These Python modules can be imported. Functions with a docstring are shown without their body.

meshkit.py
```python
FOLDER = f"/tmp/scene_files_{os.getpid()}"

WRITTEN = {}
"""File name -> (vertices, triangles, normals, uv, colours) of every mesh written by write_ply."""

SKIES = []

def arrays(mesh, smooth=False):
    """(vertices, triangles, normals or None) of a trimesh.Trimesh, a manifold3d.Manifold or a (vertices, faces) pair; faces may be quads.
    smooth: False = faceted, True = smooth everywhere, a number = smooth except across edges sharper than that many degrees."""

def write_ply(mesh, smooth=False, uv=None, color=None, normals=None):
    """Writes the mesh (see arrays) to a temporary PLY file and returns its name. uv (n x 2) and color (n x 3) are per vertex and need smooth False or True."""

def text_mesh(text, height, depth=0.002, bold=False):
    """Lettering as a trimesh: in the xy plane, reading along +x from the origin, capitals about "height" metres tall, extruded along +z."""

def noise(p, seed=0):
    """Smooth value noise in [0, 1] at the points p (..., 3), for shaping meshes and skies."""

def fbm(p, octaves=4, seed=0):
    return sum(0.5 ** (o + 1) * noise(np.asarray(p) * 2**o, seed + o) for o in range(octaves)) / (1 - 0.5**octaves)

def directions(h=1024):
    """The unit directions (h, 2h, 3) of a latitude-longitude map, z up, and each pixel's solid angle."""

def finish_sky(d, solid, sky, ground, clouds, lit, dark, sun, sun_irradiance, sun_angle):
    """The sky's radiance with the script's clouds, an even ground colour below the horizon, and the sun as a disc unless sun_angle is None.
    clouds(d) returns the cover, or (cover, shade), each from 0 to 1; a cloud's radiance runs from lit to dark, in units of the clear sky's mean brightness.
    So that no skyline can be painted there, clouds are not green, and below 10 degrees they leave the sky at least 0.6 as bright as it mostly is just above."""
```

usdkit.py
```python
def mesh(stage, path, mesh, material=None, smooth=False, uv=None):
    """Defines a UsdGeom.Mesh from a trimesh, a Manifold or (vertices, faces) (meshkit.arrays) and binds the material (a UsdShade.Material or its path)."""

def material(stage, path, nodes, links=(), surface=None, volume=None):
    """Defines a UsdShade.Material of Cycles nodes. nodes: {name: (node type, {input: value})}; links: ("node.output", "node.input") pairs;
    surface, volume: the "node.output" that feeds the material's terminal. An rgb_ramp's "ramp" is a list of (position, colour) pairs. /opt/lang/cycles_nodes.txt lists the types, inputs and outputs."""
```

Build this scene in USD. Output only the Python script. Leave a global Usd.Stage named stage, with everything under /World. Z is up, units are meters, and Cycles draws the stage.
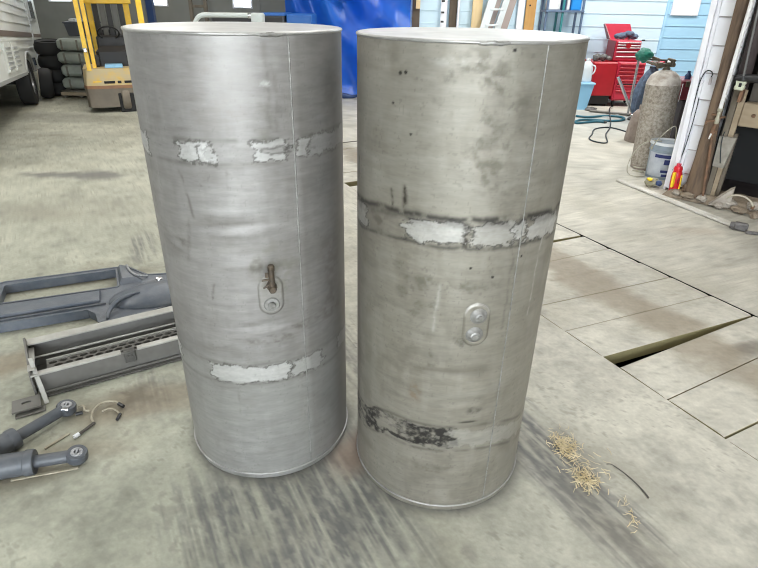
import math, random
import numpy as np, trimesh, usdkit, meshkit
import manifold3d as m3
from shapely.geometry import Polygon, Point, box as sbox
from shapely import affinity
from pxr import Usd, UsdGeom, UsdLux, UsdShade, Gf, Sdf, Vt

random.seed(5)
RNG = np.random.default_rng(5)
stage = Usd.Stage.CreateInMemory()
UsdGeom.SetStageUpAxis(stage, 'Z')
UsdGeom.SetStageMetersPerUnit(stage, 1.0)
UsdGeom.Xform.Define(stage, '/World')
UsdGeom.Scope.Define(stage, '/World/Looks')

# ------------------------------------------------------------------ camera
CAM_H, PITCH, ROLL = 1.5659, 27.45, 1.063
cam = UsdGeom.Camera.Define(stage, '/World/camera')
cam.CreateHorizontalApertureAttr(36.0)
cam.CreateVerticalApertureAttr(36.0 * 568 / 758)
cam.CreateFocalLengthAttr(36.0 * 550.2 / 758)
cam.CreateClippingRangeAttr(Gf.Vec2f(0.05, 300))
cam.CreateExposureAttr(0.0)
_x = UsdGeom.Xformable(cam)
_x.AddTranslateOp().Set(Gf.Vec3d(0, 0, CAM_H))
_x.AddRotateXOp().Set(90 - PITCH)
_x.AddRotateZOp().Set(ROLL)

# ------------------------------------------------------------------ sky (seen through the windows and the open door)
dome = UsdLux.DomeLight.Define(stage, '/World/sky')
dome.CreateColorAttr(Gf.Vec3f(0.86, 0.94, 1.0))
dome.CreateIntensityAttr(3.6)

# ------------------------------------------------------------------ unseen ceiling lamps, some added to brighten dim areas (the fixtures are built further down)
LAMPS = [  # x, y, z, power
    (-0.3, 0.6, 4.3, 13), (0.4, 4.4, 4.3, 24), (3.4, 2.2, 4.3, 24),
    (2.6, 8.2, 4.3, 68), (5.2, 8.4, 4.3, 70), (-4.2, 3.4, 4.3, 36), (-2.9, 7.6, 4.3, 36), (-7.5, 5.5, 4.3, 26), (-5.6, 11.2, 4.3, 30), (-1.6, -2.2, 4.3, 12), (2.2, -2.2, 4.3, 14),  # left and far lamps added to brighten the grey wall, floor and trailer
]
LAMP_W, LAMP_L = 0.5, 1.5
for i, (lx, ly, lz, p) in enumerate(LAMPS):
    rl = UsdLux.RectLight.Define(stage, f'/World/unseen_lamp_light_{i:03d}' if i else '/World/unseen_lamp_light')
    rl.CreateWidthAttr(LAMP_W); rl.CreateHeightAttr(LAMP_L)
    rl.CreateIntensityAttr(p)
    rl.CreateColorAttr(Gf.Vec3f(1.0, 0.985, 0.94))
    UsdGeom.Xformable(rl).AddTranslateOp().Set(Gf.Vec3d(lx, ly, lz - 0.005))

# ------------------------------------------------------------------ helpers
USED, BASE = {}, {}
M = {}


def path_for(parent, name):
    k = f'{parent}/{name}'
    n = USED.get(k, 0)
    USED[k] = n + 1
    return k if n == 0 else f'{k}_{n:03d}'


def tag(prim, **kw):
    for k, v in kw.items():
        if v:
            prim.SetCustomDataByKey(k, v)


def thing(name, label, category, loc=(0, 0, 0), group=None, kind=None):
    p = path_for('/World', name)
    x = UsdGeom.Xform.Define(stage, p)
    x.AddTranslateOp().Set(Gf.Vec3d(*map(float, loc)))
    tag(x.GetPrim(), label=label, category=category, group=group, kind=kind)
    BASE[p] = np.array(loc, float)
    return p


def setting(name, label=None, category=None):
    p = path_for('/World', name)
    x = UsdGeom.Xform.Define(stage, p)
    tag(x.GetPrim(), kind='structure', label=label, category=category)
    BASE[p] = np.zeros(3)
    return p


def cat(ms):
    ms = [m for m in ms if m is not None]
    return ms[0] if len(ms) == 1 else trimesh.util.concatenate(ms)


def put(parent, name, mesh, mat, smooth=30, label=None, kind=None, group=None, category=None, tint=None):
    """mesh is authored in world coordinates; the thing's base is taken off here."""
    if isinstance(mesh, list):
        mesh = cat(mesh)
    p = path_for(parent or '/World', name)
    root = '/'.join(p.split('/')[:3])
    off = BASE.get(root, np.zeros(3)) if parent else np.zeros(3)
    if hasattr(mesh, 'to_mesh'):
        v, f, _ = meshkit.arrays(mesh)
    else:
        v, f = np.asarray(mesh.vertices), np.asarray(mesh.faces)
    g = usdkit.mesh(stage, p, (v - off, f), M[mat], smooth=smooth if tint is None else True)
    if tint is not None:
        UsdGeom.PrimvarsAPI(g).CreatePrimvar('tint', Sdf.ValueTypeNames.Color3fArray, 'vertex').Set(Vt.Vec3fArray.FromNumpy(np.asarray(tint, np.float32)))
    tag(g.GetPrim(), label=label, kind=kind, group=group, category=category)
    BASE.setdefault(p, off)
    return p


def rotm(yaw=0, pitch=0, roll=0):
    cy, sy, cp, sp, cr, sr = *[f(math.radians(a)) for a in (yaw,) for f in (math.cos, math.sin)], *[f(math.radians(a)) for a in (pitch,) for f in (math.cos, math.sin)], *[f(math.radians(a)) for a in (roll,) for f in (math.cos, math.sin)]
    Rz = np.array([[cy, -sy, 0], [sy, cy, 0], [0, 0, 1]])
    Rx = np.array([[1, 0, 0], [0, cp, -sp], [0, sp, cp]])
    Ry = np.array([[cr, 0, sr], [0, 1, 0], [-sr, 0, cr]])
    return Rz @ Rx @ Ry


def move(m, loc=(0, 0, 0), R=None):
    m = cat(m) if isinstance(m, list) else m.copy()
    T = np.eye(4)
    if R is not None:
        T[:3, :3] = R
    T[:3, 3] = loc
    m.apply_transform(T)
    return m


def cbox(size, loc=(0, 0, 0), c=0.006, R=None, base=False):
    """box with chamfered edges (44 triangles)"""
    s = np.array(size, float) / 2
    c = min(c, s.min() * 0.45)
    pts = []
    for sx in (-1, 1):
        for sy in (-1, 1):
            for sz in (-1, 1):
                for k in range(3):
                    q = s.copy() - c
                    q[k] = s[k]
                    pts.append(q * (sx, sy, sz))
    m = trimesh.convex.convex_hull(np.array(pts))
    if base:
        m.apply_translation((0, 0, s[2]))
    return move(m, loc, R)


def cbox2(lo, hi, c=0.006):
    lo, hi = np.array(lo, float), np.array(hi, float)
    return cbox(np.abs(hi - lo), (lo + hi) / 2, c)


def hexa(b4, t4):
    """prism between two quads"""
    return trimesh.convex.convex_hull(np.array(list(b4) + list(t4), float))


def frame_of(t):
    t = t / np.linalg.norm(t)
    a = np.array([0, 0, 1.0]) if abs(t[2]) < 0.9 else np.array([1.0, 0, 0])
    x = np.cross(a, t); x /= np.linalg.norm(x)
    return x, np.cross(t, x)


def tube(path, r, n=10, cap=True):
    P = np.asarray(path, float)
    r = np.broadcast_to(np.asarray(r, float), (len(P),))
    T = np.gradient(P, axis=0)
    T /= np.maximum(np.linalg.norm(T, axis=1, keepdims=True), 1e-9)
    x, y = frame_of(T[0])
    th = np.linspace(0, 2 * np.pi, n, endpoint=False)
    V, F = [], []
    for i in range(len(P)):
        x = x - T[i] * (x @ T[i]); x /= np.linalg.norm(x); y = np.cross(T[i], x)
        V.append(P[i] + r[i] * (np.cos(th)[:, None] * x + np.sin(th)[:, None] * y))
    V = np.vstack(V)
    for i in range(len(P) - 1):
        for j in range(n):
            a, b = i * n + j, i * n + (j + 1) % n
            F += [(a, b, b + n), (a, b + n, a + n)]
    if cap:
        k = len(V)
        V = np.vstack([V, P[0], P[-1]])
        e = (len(P) - 1) * n
        for j in range(n):
            F += [(k, (j + 1) % n, j), (k + 1, e + j, e + (j + 1) % n)]
    return trimesh.Trimesh(V, np.array(F), process=False)


def spline(pts, n=24):
    from scipy.interpolate import CubicSpline
    P = np.asarray(pts, float)
    d = np.r_[0, np.cumsum(np.linalg.norm(np.diff(P, axis=0), axis=1))]
    return CubicSpline(d, P)(np.linspace(0, d[-1], n))


def lathe(profile, loc=(0, 0, 0), n=36, R=None):
    m = trimesh.creation.revolve(np.array(profile, float), sections=n)
    if m.volume < 0:
        m.invert()
    return move(m, loc, R)


def rod(a, b, r, n=10, r2=None):
    a, b = np.array(a, float), np.array(b, float)
    return tube([a, b], [r, r if r2 is None else r2], n)


def prism(poly, h, loc=(0, 0, 0), R=None):
    gs = getattr(poly, 'geoms', [poly])
    return move(cat([trimesh.creation.extrude_polygon(g, h, engine='earcut') for g in gs]), loc, R)


def blob(size, loc, seed=0, amp=0.25, sub=2, R=None):
    m = trimesh.creation.icosphere(sub, 1.0)
    d = m.vertices.copy()
    k = 1 + amp * (meshkit.fbm(d * 1.7 + seed * 7.3, 3, seed) - 0.5) * 2
    m.vertices = d * k[:, None] * np.array(size) / 2
    return move(m, loc, R)


def sstep(a, b, x):
    t = np.clip((x - a) / (b - a), 0, 1)
    return t * t * (3 - 2 * t)


def fbm2(a, b, seed=0, octaves=4):
    return meshkit.fbm(np.stack([a, b, np.full_like(a, 0.37 + seed)], -1), octaves, seed)


# ------------------------------------------------------------------ materials
def mat(name, color, rough=0.5, metal=0.0, color2=None, scale=6.0, lo=0.35, hi=0.65, bump=0.0, bscale=40.0, stretch=(1, 1, 1), detail=4, obj=False, extra=None, rough2=None, clear=0.0):
    nodes = {'p': ('principled_bsdf', {'base_color': color, 'roughness': rough, 'metallic': metal, **(extra or {})})}
    links = []
    if color2 is not None or bump or rough2 is not None:
        nodes['geo'] = ('geometry', {}) if not obj else ('texture_coordinate', {})
        src = 'geo.position' if not obj else 'geo.object'
        nodes['map'] = ('mapping', {'scale': stretch})
        links.append((src, 'map.vector'))
    if color2 is not None or rough2 is not None:
        nodes['n'] = ('noise_texture', {'scale': scale, 'detail': detail, 'roughness': 0.62})
        links.append(('map.vector', 'n.vector'))
    if color2 is not None:
        nodes['r'] = ('rgb_ramp', {'ramp': [(0, color), (lo, color), (hi, color2), (1, color2)]})
        links += [('n.fac', 'r.fac'), ('r.color', 'p.base_color')]
    if rough2 is not None:
        nodes['rr'] = ('map_range', {'from_min': lo, 'from_max': hi, 'to_min': rough, 'to_max': rough2, 'clamp': True})
        links += [('n.fac', 'rr.value'), ('rr.result', 'p.roughness')]
    if bump:
        nodes['nb'] = ('noise_texture', {'scale': bscale, 'detail': 4})
        nodes['b'] = ('bump', {'strength': min(1.0, bump * 2), 'distance': 0.004})
        links += [('map.vector', 'nb.vector'), ('nb.fac', 'b.height'), ('b.normal', 'p.normal')]
    M[name] = usdkit.material(stage, f'/World/Looks/{name}', nodes, links, surface='p.BSDF')


def tint_mat(name, rough=0.45, metal=0.0, grain=30.0, amount=0.12, stretch=(1, 1, 1), bump=0.1, bscale=60, rough_amp=0.15):
    nodes = {
        'a': ('attribute', {'attribute': 'tint'}),
        'geo': ('geometry', {}), 'map': ('mapping', {'scale': stretch}),
        'n': ('noise_texture', {'scale': grain, 'detail': 5, 'roughness': 0.65}),
        'mr': ('map_range', {'from_min': 0.3, 'from_max': 0.7, 'to_min': 1 - amount, 'to_max': 1 + amount, 'clamp': True}),
        'x': ('vector_math', {'math_type': 'scale'}),
        'rr': ('map_range', {'from_min': 0.3, 'from_max': 0.7, 'to_min': rough - rough_amp, 'to_max': rough + rough_amp, 'clamp': True}),
        'nb': ('noise_texture', {'scale': bscale, 'detail': 4}),
        'b': ('bump', {'strength': bump, 'distance': 0.003}),
        'p': ('principled_bsdf', {'metallic': metal}),
    }
    links = [('geo.position', 'map.vector'), ('map.vector', 'n.vector'), ('n.fac', 'mr.value'), ('a.color', 'x.vector1'), ('mr.result', 'x.scale'),
             ('x.vector', 'p.base_color'), ('n.fac', 'rr.value'), ('rr.result', 'p.roughness'), ('map.vector', 'nb.vector'), ('nb.fac', 'b.height'), ('b.normal', 'p.normal')]
    M[name] = usdkit.material(stage, f'/World/Looks/{name}', nodes, links, surface='p.BSDF')


tint_mat('aluminium', rough=0.48, metal=0.48, grain=14.0, amount=0.13, stretch=(1, 1, 5), bump=0.05, bscale=130, rough_amp=0.06)
tint_mat('concrete', rough=0.72, grain=55.0, amount=0.10, bump=0.16, bscale=90, rough_amp=0.1)
mat('weld', (.36, .35, .335), 0.45, 0.5, (.20, .195, .185), 22)
mat('rim_metal', (.46, .45, .44), 0.38, 0.6, (.33, .32, .31), 12)
mat('cap_metal', (.74, .725, .72), 0.42, 0.3, (.58, .57, .565), 9)
mat('brass_old', (.13, .10, .07), 0.55, 0.5, (.07, .055, .045), 60, bump=.2)
mat('plug_metal', (.36, .35, .33), 0.4, 0.7, (.22, .21, .20), 60)
mat('hole_dark', (.02, .02, .02), 0.8)
mat('pit', (.06, .055, .05), 0.9, color2=(.035, .03, .028), scale=4)
mat('plank_edge', (.30, .27, .15), 0.85, color2=(.2, .18, .11), scale=9)
mat('grey_wall', (.23, .235, .215), 0.8, color2=(.19, .195, .18), scale=1.6)
mat('wall_dark', (.23, .22, .20), 0.85, color2=(.19, .18, .165), scale=1.2)
mat('siding_pale_lit', (.64, .81, .92), 0.55, color2=(.60, .78, .90), scale=2.0)  # pale copy; the stronger light on this part put into the colour
mat('siding_blue_dim', (.40, .67, .89), 0.55, color2=(.37, .63, .86), scale=2.0)  # bluer copy; the weaker light past the corner put into the colour
mat('siding_near', (.84, .85, .89), 0.5, color2=(.78, .79, .84), scale=4)
mat('trim_white', (.87, .87, .91), 0.45, color2=(.81, .81, .87), scale=5)
mat('ceiling_paint', (.55, .55, .53), 0.8)
mat('lamp_body', (.7, .7, .7), 0.4)
mat('log_brown', (.19, .13, .085), 0.85, color2=(.075, .05, .036), scale=16, stretch=(1, 1, .15), bump=.6, bscale=22)
mat('post_dark', (.065, .05, .05), 0.8, color2=(.04, .03, .03), scale=8, bump=.3, bscale=30, stretch=(1, 1, .2))
mat('barn_wood', (.20, .17, .13), 0.9, color2=(.10, .085, .065), scale=8, bump=.4, bscale=25, stretch=(1, 1, .15))
mat('barn_dark', (.10, .088, .075), 0.9, color2=(.055, .05, .043), scale=8, bump=.4, bscale=25, stretch=(1, 1, .15))
mat('beam_tan', (.42, .34, .24), 0.85, color2=(.30, .235, .16), scale=8, bump=.3, stretch=(.2, .2, 1))
mat('block_grey', (.36, .34, .30), 0.9, color2=(.24, .22, .19), scale=9, bump=.4)
mat('rust', (.22, .12, .07), 0.85, color2=(.13, .08, .05), scale=25)
mat('pvc', (.80, .80, .80), 0.35, color2=(.70, .69, .68), scale=6)
mat('black_plastic', (.018, .018, .02), 0.4)
mat('black_rubber', (.022, .022, .024), 0.7, color2=(.035, .035, .035), scale=30)
mat('charcoal', (.075, .09, .115), 0.40, color2=(.125, .135, .155), scale=9, bump=.12, bscale=200)
mat('strut_grey', (.065, .072, .085), 0.45, color2=(.10, .105, .115), scale=14)
mat('eye_metal', (.42, .42, .43), 0.5, 0.35, (.24, .24, .25), 70)
mat('tray_steel', (.175, .168, .155), 0.5, 0.35, (.145, .138, .125), 12, bump=.08)
mat('tray_light', (.42, .41, .38), 0.45, 0.3, (.33, .32, .29), 12)
mat('tray_dark', (.05, .047, .043), 0.7, color2=(.09, .085, .075), scale=20)
mat('wire_tan', (.38, .34, .26), 0.5, color2=(.30, .27, .20), scale=20)
mat('straw', (.72, .62, .42), 0.7, color2=(.55, .44, .25), scale=30)
mat('twig', (.085, .075, .065), 0.8)
mat('yellow', (.90, .58, .02), 0.4, color2=(.78, .46, .02), scale=9)
mat('yellow_worn', (.50, .40, .23), 0.55, color2=(.66, .43, .09), scale=5, lo=.48, hi=.68)
mat('weight_tan', (.21, .175, .13), 0.6, color2=(.16, .135, .105), scale=5)
mat('stripe_brown', (.25, .13, .075), 0.6, color2=(.33, .17, .08), scale=9)
mat('seat_black', (.016, .015, .016), 0.5)
mat('mast_black', (.03, .03, .033), 0.5, color2=(.05, .05, .052), scale=8)
mat('mast_grey', (.16, .16, .155), 0.5, .3)
mat('light_blue', (.28, .55, .78), 0.45)
mat('chrome', (.62, .62, .63), 0.22, 0.9)
mat('rv_white', (.76, .77, .74), 0.45, color2=(.70, .72, .68), scale=3)
mat('rv_brown', (.17, .13, .11), 0.5)
mat('rv_glass', (.05, .065, .085), 0.12)
mat('rv_trim', (.50, .51, .50), 0.4, 0.4)
mat('tire', (.016, .016, .017), 0.7)
mat('wheel_rim', (.33, .34, .35), 0.35, 0.7)
mat('bale', (.34, .37, .33), 0.8, color2=(.27, .295, .265), scale=5, bump=.3, bscale=12)
mat('pallet_wood', (.21, .20, .17), 0.85, color2=(.14, .13, .11), scale=10)
mat('tote_grey', (.065, .07, .085), 0.5)
mat('paper_white', (.75, .76, .78), 0.6)
mat('bin_blue_dark', (.02, .05, .15), 0.5)
mat('bin_blue', (.02, .12, .42), 0.45)
mat('cart_white', (.60, .63, .60), 0.4)
mat('shelf_steel', (.10, .15, .24), 0.5)
mat('shelf_teal', (.03, .20, .22), 0.5)
mat('item_blue', (.02, .25, .70), 0.4)
mat('item_navy', (.03, .06, .16), 0.4)
mat('board_brown', (.115, .085, .06), 0.8, color2=(.08, .06, .045), scale=8, stretch=(1, 1, .2))
mat('board_yellow', (.78, .60, .34), 0.7, color2=(.68, .50, .27), scale=8, stretch=(1, 1, .2))
mat('board_orange', (.62, .35, .12), 0.7, color2=(.52, .28, .09), scale=8, stretch=(1, 1, .2))
mat('ladder_alu', (.70, .74, .75), 0.35, 0.5)
mat('ladder_grey', (.36, .30, .28), 0.6)
mat('red', (.44, .012, .022), 0.35, color2=(.36, .010, .018), scale=4)
mat('red_pink', (.56, .03, .07), 0.35, color2=(.48, .022, .05), scale=5)
mat('red_dark', (.20, .012, .02), 0.4)
mat('drawer_trim', (.62, .58, .60), 0.3, 0.6)
mat('clutter_dark', (.06, .065, .07), 0.6, color2=(.16, .15, .14), scale=30)
mat('green', (.01, .17, .12), 0.5, color2=(.008, .11, .085), scale=12)
mat('denim', (.12, .17, .25), 0.8, color2=(.07, .09, .14), scale=16)
mat('navy_hose', (.02, .045, .09), 0.45)
mat('teal_hose', (.02, .12, .17), 0.45)
mat('cord_black', (.02, .03, .035), 0.5)
mat('cyl_rust', (.40, .365, .315), 0.7, color2=(.20, .165, .13), scale=40, lo=.40, hi=.66, detail=7, bump=.2)
mat('cyl_shoulder', (.62, .58, .53), 0.55, color2=(.36, .29, .24), scale=14, lo=.42, hi=.7)
mat('cyl2_rust', (.33, .28, .24), 0.7, color2=(.24, .19, .165), scale=14)
mat('valve_brass', (.16, .13, .09), 0.5, 0.4, (.09, .075, .06), 40)
mat('pail_blue', (.30, .36, .41), 0.5, color2=(.24, .29, .345), scale=9)
mat('pail_label', (.50, .53, .57), 0.5, color2=(.40, .43, .49), scale=14)
mat('pail_navy', (.02, .03, .14), 0.5)
mat('lid_white', (.66, .69, .71), 0.45)
mat('wire_grey', (.40, .38, .30), 0.5, 0.2)
mat('fire_red', (.60, .015, .025), 0.3)
mat('tag_yellow', (.90, .62, .02), 0.45)
mat('cabinet_dark', (.035, .03, .035), 0.6)
mat('cabinet_wine', (.15, .02, .035), 0.5)
mat('bar_white', (.62, .60, .55), 0.7, color2=(.52, .50, .45), scale=8)
mat('stone', (.42, .38, .33), 0.9, color2=(.30, .265, .23), scale=12, bump=.4)
mat('dirt', (.30, .245, .185), 0.95, color2=(.19, .15, .11), scale=14, bump=.5)
mat('hammer_grey', (.09, .085, .085), 0.6, color2=(.15, .14, .14), scale=30)
mat('hose_tan', (.45, .41, .33), 0.6)
mat('can_olive', (.34, .33, .22), 0.5, color2=(.24, .22, .16), scale=22)
mat('jug', (.62, .68, .72), 0.4)
mat('tin_lead', (.3, .3, .3), 0.4, .5)
mat('drill_cream', (.58, .60, .47), 0.5)
mat('ground_out', (.36, .35, .32), 0.9)
mat('strip_paper', (.24, .22, .24), 0.6)
M['tarp_blue'] = usdkit.material(stage, '/World/Looks/tarp_blue', {
    'geo': ('geometry', {}), 'n': ('noise_texture', {'scale': 1.3, 'detail': 4, 'roughness': .6}),
    'r': ('rgb_ramp', {'ramp': [(0, (.006, .075, .42)), (.4, (.008, .10, .52)), (.62, (.02, .16, .66)), (1, (.03, .2, .72))]}),
    'p': ('principled_bsdf', {'roughness': .36}), 't': ('translucent_bsdf', {'color': (.03, .2, .85)}), 'm': ('mix_closure', {'fac': .22})},
    [('geo.position', 'n.vector'), ('n.fac', 'r.fac'), ('r.color', 'p.base_color'), ('p.BSDF', 'm.closure1'), ('t.BSDF', 'm.closure2')], surface='m.closure')
M['pane'] = usdkit.material(stage, '/World/Looks/pane', {
    't': ('transparent_bsdf', {'color': (.95, .97, .98)}), 'g': ('glossy_bsdf', {'roughness': .03, 'color': (1, 1, 1)}), 'f': ('fresnel', {'IOR': 1.45}), 'm': ('mix_closure', {})},
    [('f.fac', 'm.fac'), ('t.BSDF', 'm.closure1'), ('g.BSDF', 'm.closure2')], surface='m.closure')
M['lamp_glow'] = usdkit.material(stage, '/World/Looks/lamp_glow', {'e': ('emission', {'color': (1, .985, .94), 'strength': 4.0})}, [], surface='e.emission')

# ------------------------------------------------------------------ floor
EU, EV = np.array([.4631, -.8863]), np.array([.8863, .4631])       # along and across the covered floor trench
V0, V1, U0, U1 = 2.047, 3.157, -6.2, 3.0                           # the trench
TL, TR, RAD, HT = np.array([-.4290, 1.7570]), np.array([.2331, 1.6302]), 0.305, 1.489


def uv2xy(u, v):
    return np.asarray(u)[..., None] * EU + np.asarray(v)[..., None] * EV


def spot(x, y, cx, cy, rx, ry, ang=0.0, soft=0.5, wob=0.35, seed=1):
    """soft irregular patch, 0..1"""
    a = math.radians(ang)
    dx, dy = x - cx, y - cy
    p, q = (dx * math.cos(a) + dy * math.sin(a)) / rx, (-dx * math.sin(a) + dy * math.cos(a)) / ry
    r = np.sqrt(p * p + q * q) + wob * (fbm2(x * 5 / max(rx, .1) * .3, y * 5 / max(ry, .1) * .3, seed) - .5) * 2
    return 1 - sstep(1 - soft, 1 + soft * .4, r)


def mixc(c, k, col):
    return c * (1 - k[..., None]) + np.array(col) * k[..., None]


def floor_tint(x, y, u, v):
    n1 = fbm2(x * 1.1, y * 1.1, 11, 5)
    n2 = fbm2(x * 4.5, y * 4.5, 12, 5)
    n3 = fbm2(x * 16, y * 16, 13, 4)
    right = sstep(-.2, 2.3, v + 1.2 * (n1 - .5))
    c = np.array([.375, .375, .305]) * (1 - right[..., None]) + np.array([.50, .475, .415]) * right[..., None]
    far = sstep(2.4, 5.5, y)[..., None]
    c = c * (1 - far) + (np.array([.44, .435, .355]) * (1 - right[..., None]) + np.array([.51, .485, .42]) * right[..., None]) * far
    n4 = fbm2(x * 45, y * 45, 14, 4)
    c = .95 * c * (1 + .60 * (n1 - .5) + .75 * (n2 - .5) + .65 * (n3 - .5) + .60 * (n4 - .5))[..., None]
    c = mixc(c, sstep(.52, .68, fbm2(x * 2.2 + 5, y * 2.2, 15, 5)) * .30, (.27, .245, .18))
    c = mixc(c, sstep(.58, .68, n4) * sstep(.42, .58, n2) * .45, (.15, .14, .115))
    c = mixc(c, sstep(.62, .72, n3) * sstep(.5, .62, fbm2(x * 2.6, y * 2.6, 16, 4)) * .45, (.17, .16, .135))
    # worn light scratches and grey rubbed streaks that follow the old boards (along the trench)
    s1 = fbm2(v * 52, u * 1.5, 21, 5)
    s2 = fbm2(v * 120, u * 5.0, 22, 4)
    z1 = spot(x, y, -.24, 1.30, .50, .50, 0, .55, .3, 31)
    z2 = spot(x, y, .66, 1.62, .85, .17, -64, .6, .25, 32)
    z3 = spot(x, y, -.20, 2.25, .35, .45, 0, .6, .3, 33)
    z4 = spot(x, y, -1.0, 1.95, .16, .22, 20, .7, .3, 34)
    z5 = spot(x, y, -1.64, 3.5, .13, .34, 20, .4, .2, 35)
    zone = np.clip(z1 + z2 * 1.0 + .7 * z3 + .6 * z4 + .75 * z5, 0, 1)
    st = sstep(.36, .58, s1 * .72 + s2 * .28 + .22 * (zone - .75))
    sc = sstep(.34, .58, fbm2(v * 70, u * 26, 25, 4))
    c = mixc(c, np.clip(zone * st * (.45 + .55 * sc), 0, 1) * .86, (.105, .104, .108))
    c = mixc(c, zone * sstep(.56, .68, fbm2(v * 80, u * 3.0, 26, 4)) * .55, (.40, .39, .32))
    for C_ in (TL, TR):      # contact shade painted round the feet of the tanks
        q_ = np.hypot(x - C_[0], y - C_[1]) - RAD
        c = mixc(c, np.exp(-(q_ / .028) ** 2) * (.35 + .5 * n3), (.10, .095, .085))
    # brown dirt, and a brown patch between the tanks
    b1 = spot(x, y, -1.02, 1.86, .34, .14, 20, .7, .4, 41) + spot(x, y, -1.30, 1.47, .42, .11, 25, .7, .4, 42) + spot(x, y, -1.75, 2.12, .45, .12, 33, .6, .35, 43)
    c = mixc(c, np.clip(b1, 0, 1) * (.35 + .5 * n2), (.185, .135, .085))
    b2 = spot(x, y, -.08, 1.60, .10, .16, -30, .7, .4, 44)
    c = mixc(c, b2 * .7, (.20, .135, .10))
    # oil, dark spills, broad tints and painted-in shadows
    c = mixc(c, np.clip(spot(x, y, -1.72, 2.62, .55, .13, 24, .6, .4, 45) + spot(x, y, -1.85, 2.98, .5, .08, 24, .6, .4, 46), 0, 1) * .75, (.15, .125, .085))  # brown darkening around the openings of the moulded frame
    c = mixc(c, np.clip(spot(x, y, -1.0, 1.93, .30, .10, 28, .7, .5, 47), 0, 1) * sstep(.42, .58, n3 * .5 + n2 * .5) * .7, (.12, .10, .075))  # brown shadow beside the tray, painted into the floor
    c = mixc(c, np.clip(spot(x, y, -2.98, 5.20, .50, .11, 4, .5, .5, 51) + spot(x, y, -2.75, 5.18, .24, .17, 0, .5, .5, 56), 0, 1) * .80, (.14, .135, .13))
    c = mixc(c, spot(x, y, -3.0, 4.15, 1.2, .35, 5, .8, .6, 52) * .38, (.21, .195, .155))
    c = mixc(c, spot(x, y, -4.4, 7.9, 1.4, .35, 0, .6, .5, 57) * .45, (.16, .155, .135))  # dark shadows before the forklift and trailer, painted in
    c = mixc(c, spot(x, y, -3.6, 6.9, 1.6, .18, 8, .7, .5, 58) * .3, (.22, .20, .165))
    c = mixc(c, spot(x, y, 3.3, 8.4, 1.3, 1.1, 0, .8, .4, 53) * .55, (.27, .30, .31))  # broad blue-grey tint on the far right floor
    c = mixc(c, spot(x, y, .83, 1.24, .30, .10, -55, .8, .5, 54) * .40, (.22, .20, .16))
    c = mixc(c, spot(x, y, .94, 1.50, .36, .10, -62, .8, .5, 55) * .34, (.24, .225, .18))
    c = mixc(c, spot(x, y, 2.45, 4.0, .25, .10, 0, .7, .6, 59) * .35, (.36, .27, .20))
    # planks: brown scuffs along their middles
    inside = sstep(V0 - .003, V0 + .003, v) * (1 - sstep(V1 - .003, V1 + .003, v)) * sstep(U0, U0 + .01, u)
    pl = np.floor((u + 20) / .282)
    pn = meshkit.noise(np.stack([pl * 3.7, pl * 1.3, pl * 0 + .5], -1), 61)
    c = c * (1 + inside * .22 * (pn - .5))[..., None]
    grainy = fbm2(u * 40, v * 2.2, 62, 4)
    c = c * (1 + inside * .22 * (grainy - .5))[..., None]
    scuff = sstep(.52, .74, fbm2(u * 4.0, v * 2.6, 63, 5) * .6 + .45 * np.exp(-((v - 2.62) / .28) ** 2))
    c = mixc(c, inside * scuff * .66, (.22, .175, .12))
    c = mixc(c, inside * spot(u, v, -1.22, 2.82, .07, .13, 0, .6, .4, 64) * .7, (.12, .10, .08))
    ed = np.exp(-((v - V0) / .05) ** 2) + np.exp(-((v - V1) / .05) ** 2)
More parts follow.
